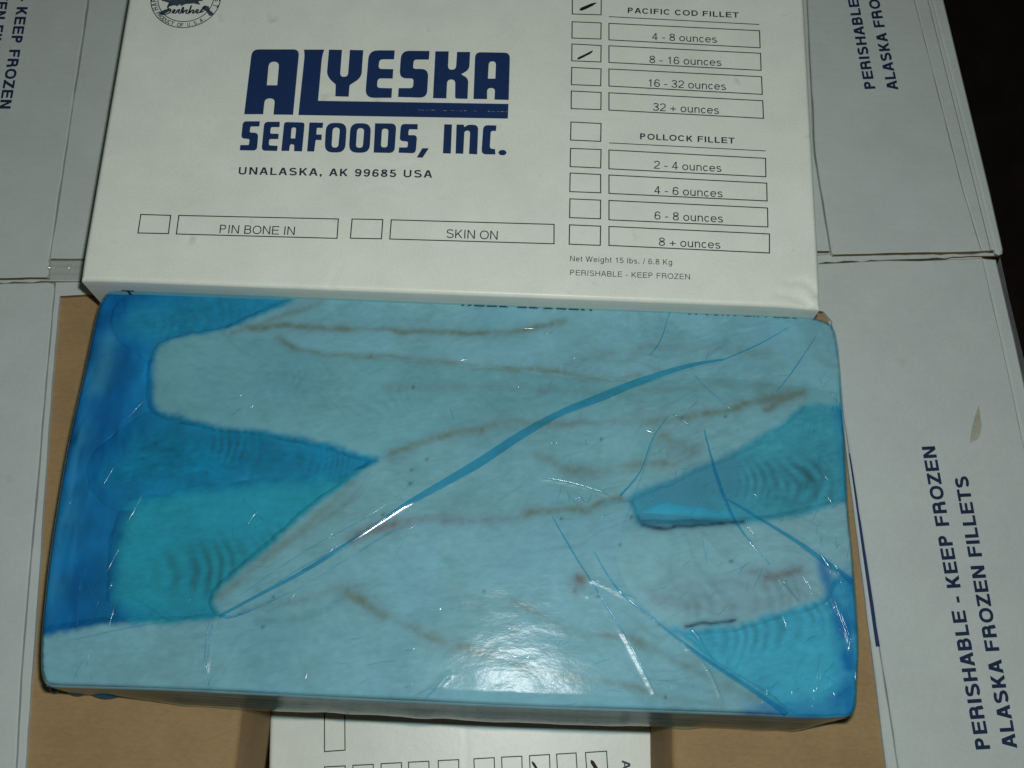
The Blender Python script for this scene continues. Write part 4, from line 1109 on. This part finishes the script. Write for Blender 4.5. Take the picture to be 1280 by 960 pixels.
# ice and gathered film underneath: fills the block below the fillets
CXG, CYG = FXG[::2, ::2], FYG[::2, ::2]
ctr = np.array([CXG.mean(), CYG.mean()])
cx = ctr[0] + (CXG - ctr[0]) * 0.9992; cy = ctr[1] + (CYG - ctr[1]) * 0.9985
cd = np.clip(edge_dist(cx, cy), 0, 1)
cz = np.minimum(0.0482 + 0.0006 * (fbm(cx, cy, 30, 3) - .5), ZT - 0.0009 - rim_drop(cd, 0.0085))
front_off = lambda a: (lambda P, n: np.where(n[:, 1] < -0.6, a * np.clip((P[:, 0] + 0.25) / 0.06, 0.25, 1) * np.clip((0.205 - P[:, 0]) / 0.03, 0.2, 1), 0.0))


def core_paint(X, Y, Z):
    c = core_col(X, Y, Z)
    up = Z > 0.0405
    for poly, fn in LAID:                        # the fillets frozen into the rim keep their colour there
        m = up & inside(X, Y, poly)
        if m.any(): c[m] = fn(X[m], Y[m], Z[m])
    return c


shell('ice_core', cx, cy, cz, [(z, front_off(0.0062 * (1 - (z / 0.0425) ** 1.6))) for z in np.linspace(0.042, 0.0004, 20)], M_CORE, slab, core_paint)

# the film itself
wob = lambda P: 0.0016 * (noise2(P[:, 0], P[:, 1], 70) - .3)
skirt = lambda a: (lambda P, n: np.where(n[:, 1] < -0.6, (a + wob(P) * (a > 0.003)) * np.clip((P[:, 0] + 0.25) / 0.06, 0.25, 1) * np.clip((0.205 - P[:, 0]) / 0.03, 0.2, 1), 0.25 * wob(P)))
film = shell('film', FXG, FYG, FZ, [(0.042, skirt(0.0008)), (0.036, skirt(0.0018)), (0.030, skirt(0.003)), (0.022, skirt(0.0046)), (0.014, skirt(0.0058)), (0.007, skirt(0.0064)), (0.0012, skirt(0.0066))], M_FILM, slab)


def ribbon(name, pts, widths, mat, lift, arch, parent, nc=5, sub=6):
    """strip of film lying on the wrap: doubled fold or small standing crease"""
    c = PX(spline(pts, sub)); n = len(c); w = np.interp(np.linspace(0, 1, n), np.linspace(0, 1, len(widths)), widths) / 2050.0
    tg = np.gradient(c, axis=0); tg /= np.linalg.norm(tg, axis=1)[:, None] + 1e-12; nn = np.stack([-tg[:, 1], tg[:, 0]], -1)
    V = []
    us = np.linspace(-1, 1, nc)
    X = c[:, 0][:, None] + nn[:, 0][:, None] * us[None] * w[:, None] / 2; Y = c[:, 1][:, None] + nn[:, 1][:, None] * us[None] * w[:, None] / 2
    Z = film_z(X, Y, np.clip(edge_dist(X, Y), 0, 1)) + lift + arch * (1 - us[None] ** 2) * np.minimum(1, w[:, None] / 0.0006)
    V = np.stack([X, Y, Z], -1).reshape(-1, 3)
    Fc = [(i * nc + k, i * nc + k + 1, (i + 1) * nc + k + 1, (i + 1) * nc + k) for i in range(n - 1) for k in range(nc - 1)]
    Fc = [f[::-1] for f in Fc]
    return mesh_obj(name, V, Fc, mat, parent, smooth=True, origin=slab_o)


for kind, pts, wd in FOLDS: ribbon('film_fold', pts, [w * (1.15 if len(pts) > 10 else .75) for w in wd], M_FOLD, 0.0004, 0.00008, slab)
for pts, a in CREASES: ribbon('film_crease', pts, [0.8, 1.8 * a + .6, 2.0 * a + .6, 1.6 * a + .5, 0.7], M_PLEAT, 0.0003, 0.00045 * a + .0001, slab)
for pts, w in GLINTS: ribbon('film_pucker', pts, [1, w, w * 1.1, w * .6, 1], M_PLEAT, 0.0005, 0.0007, slab)

# hosts of hair-fine wrinkles where the wrap is drawn tight: nobody could count them
wr = random.Random(11); V = []; Fc = []
ZONES = [((75, 140), (430, 850), 46, 88, 12, 10, 40), ((110, 330), (480, 800), 30, 40, 40, 12, 45), ((1000, 1070), (480, 880), 70, 75, 30, 8, 30), ((800, 1060), (560, 880), 60, 50, 30, 10, 40), ((640, 920), (440, 660), 36, 30, 50, 8, 30),
         ((130, 330), (360, 440), 14, 20, 40, 10, 30), ((500, 800), (780, 880), 26, 10, 20, 10, 30), ((300, 560), (640, 860), 14, 35, 25, 10, 40), ((930, 1060), (850, 893), 20, 20, 25, 8, 26), ((560, 1040), (390, 520), 18, 30, 35, 8, 30)]
for (xa, xb), (ya, yb), cnt, ang, spread, l0, l1 in ZONES:
    for _ in range(cnt):
        x, y = wr.uniform(xa, xb), wr.uniform(ya, yb); a = math.radians(-ang + wr.gauss(0, spread)); L = wr.uniform(l0, l1) * wr.choice([.5, 1, 1])
        px = [(x + L * t * math.cos(a) + 1.5 * math.sin(t * 3 + x), y + L * t * math.sin(a) + 1.5 * math.cos(t * 4 + y)) for t in (0, .33, .66, 1)]
        c = PX(spline(px, 3)); n = len(c)
        if edge_dist(c[:, 0], c[:, 1]).min() < .001: continue
        tg = np.gradient(c, axis=0); tg /= np.linalg.norm(tg, axis=1)[:, None]; nn = np.stack([-tg[:, 1], tg[:, 0]], -1); b = len(V)
        w = wr.uniform(.00012, .00040) * np.sin(np.linspace(.15, math.pi - .15, n)) ** .6; h = wr.uniform(.25, .6) * w
        for q, (u, hh) in enumerate(((-1, 0), (0, 1), (1, 0))):
            P_ = c + nn * (u * w)[:, None]; zz = film_z(P_[:, 0], P_[:, 1], np.clip(edge_dist(P_[:, 0], P_[:, 1]), 0, 1)) + .00025 + hh * h
            V += np.stack([P_[:, 0], P_[:, 1], zz], -1).tolist()
        for q in range(2): Fc += [(b + q * n + i, b + q * n + i + 1, b + (q + 1) * n + i + 1, b + (q + 1) * n + i) for i in range(n - 1)]
tag(mesh_obj('fine_wrinkles', V, Fc, M_PLEAT, slab, smooth=True, origin=slab_o), kind='stuff')

# gathered film lumps along the left end of the front foot
for k, (xa, xb, yb) in enumerate([(62, 76, 862.5), (82, 112, 865), (111, 152, 868), (178, 220, 871)]):
    V = []; Fc = []; n = 14
    for i in range(n + 1):
        t = i / n; x = xa + (xb - xa) * t; bulge = math.sin(math.pi * t) ** 0.7
        for q in range(7):
            a = math.pi * q / 6 - 0.2; p = U(x, yb + 3.0 * (x - xa) / 40, 0.004)
            V.append((p[0], p[1] - 0.0030 * bulge * math.sin(a) + .001, 0.0045 + 0.0045 * bulge * math.cos(a)))
    for i in range(n):
        for q in range(6): Fc.append((i * 7 + q, i * 7 + q + 1, (i + 1) * 7 + q + 1, (i + 1) * 7 + q))
    mesh_obj('film_gather', V, Fc, M_GATHER, slab, smooth=True, origin=slab_o)

# ------------------------------------------------------------------ second printed box, lower in the slot of the front carton
def _L(px, py): return U(px, py, ZB)[:2] - np.array([BX0, BY0])
_a, _b = _L(710.8, 306), _L(714.7, 18.3)
ZB2 = -0.065
_A, _B = U(405, 958, ZB2)[:2], U(731, 940, ZB2)[:2]
_ang = math.atan2(*(_B - _A)[::-1]) - math.atan2(*(_b - _a)[::-1])
_M = np.array([[math.cos(_ang), -math.sin(_ang)], [math.sin(_ang), math.cos(_ang)]])
_o = (_A + _B) / 2 - _M @ ((_a + _b) / 2)
box2 = copy_tree(box)
box2.location = (_o[0], _o[1], ZB2 - ZB)
box2.rotation_euler = (0, 0, _ang)
tag(box2, 'white printed box turned sideways, lying low between the brown kraft flaps', 'box', 'white printed fish boxes')
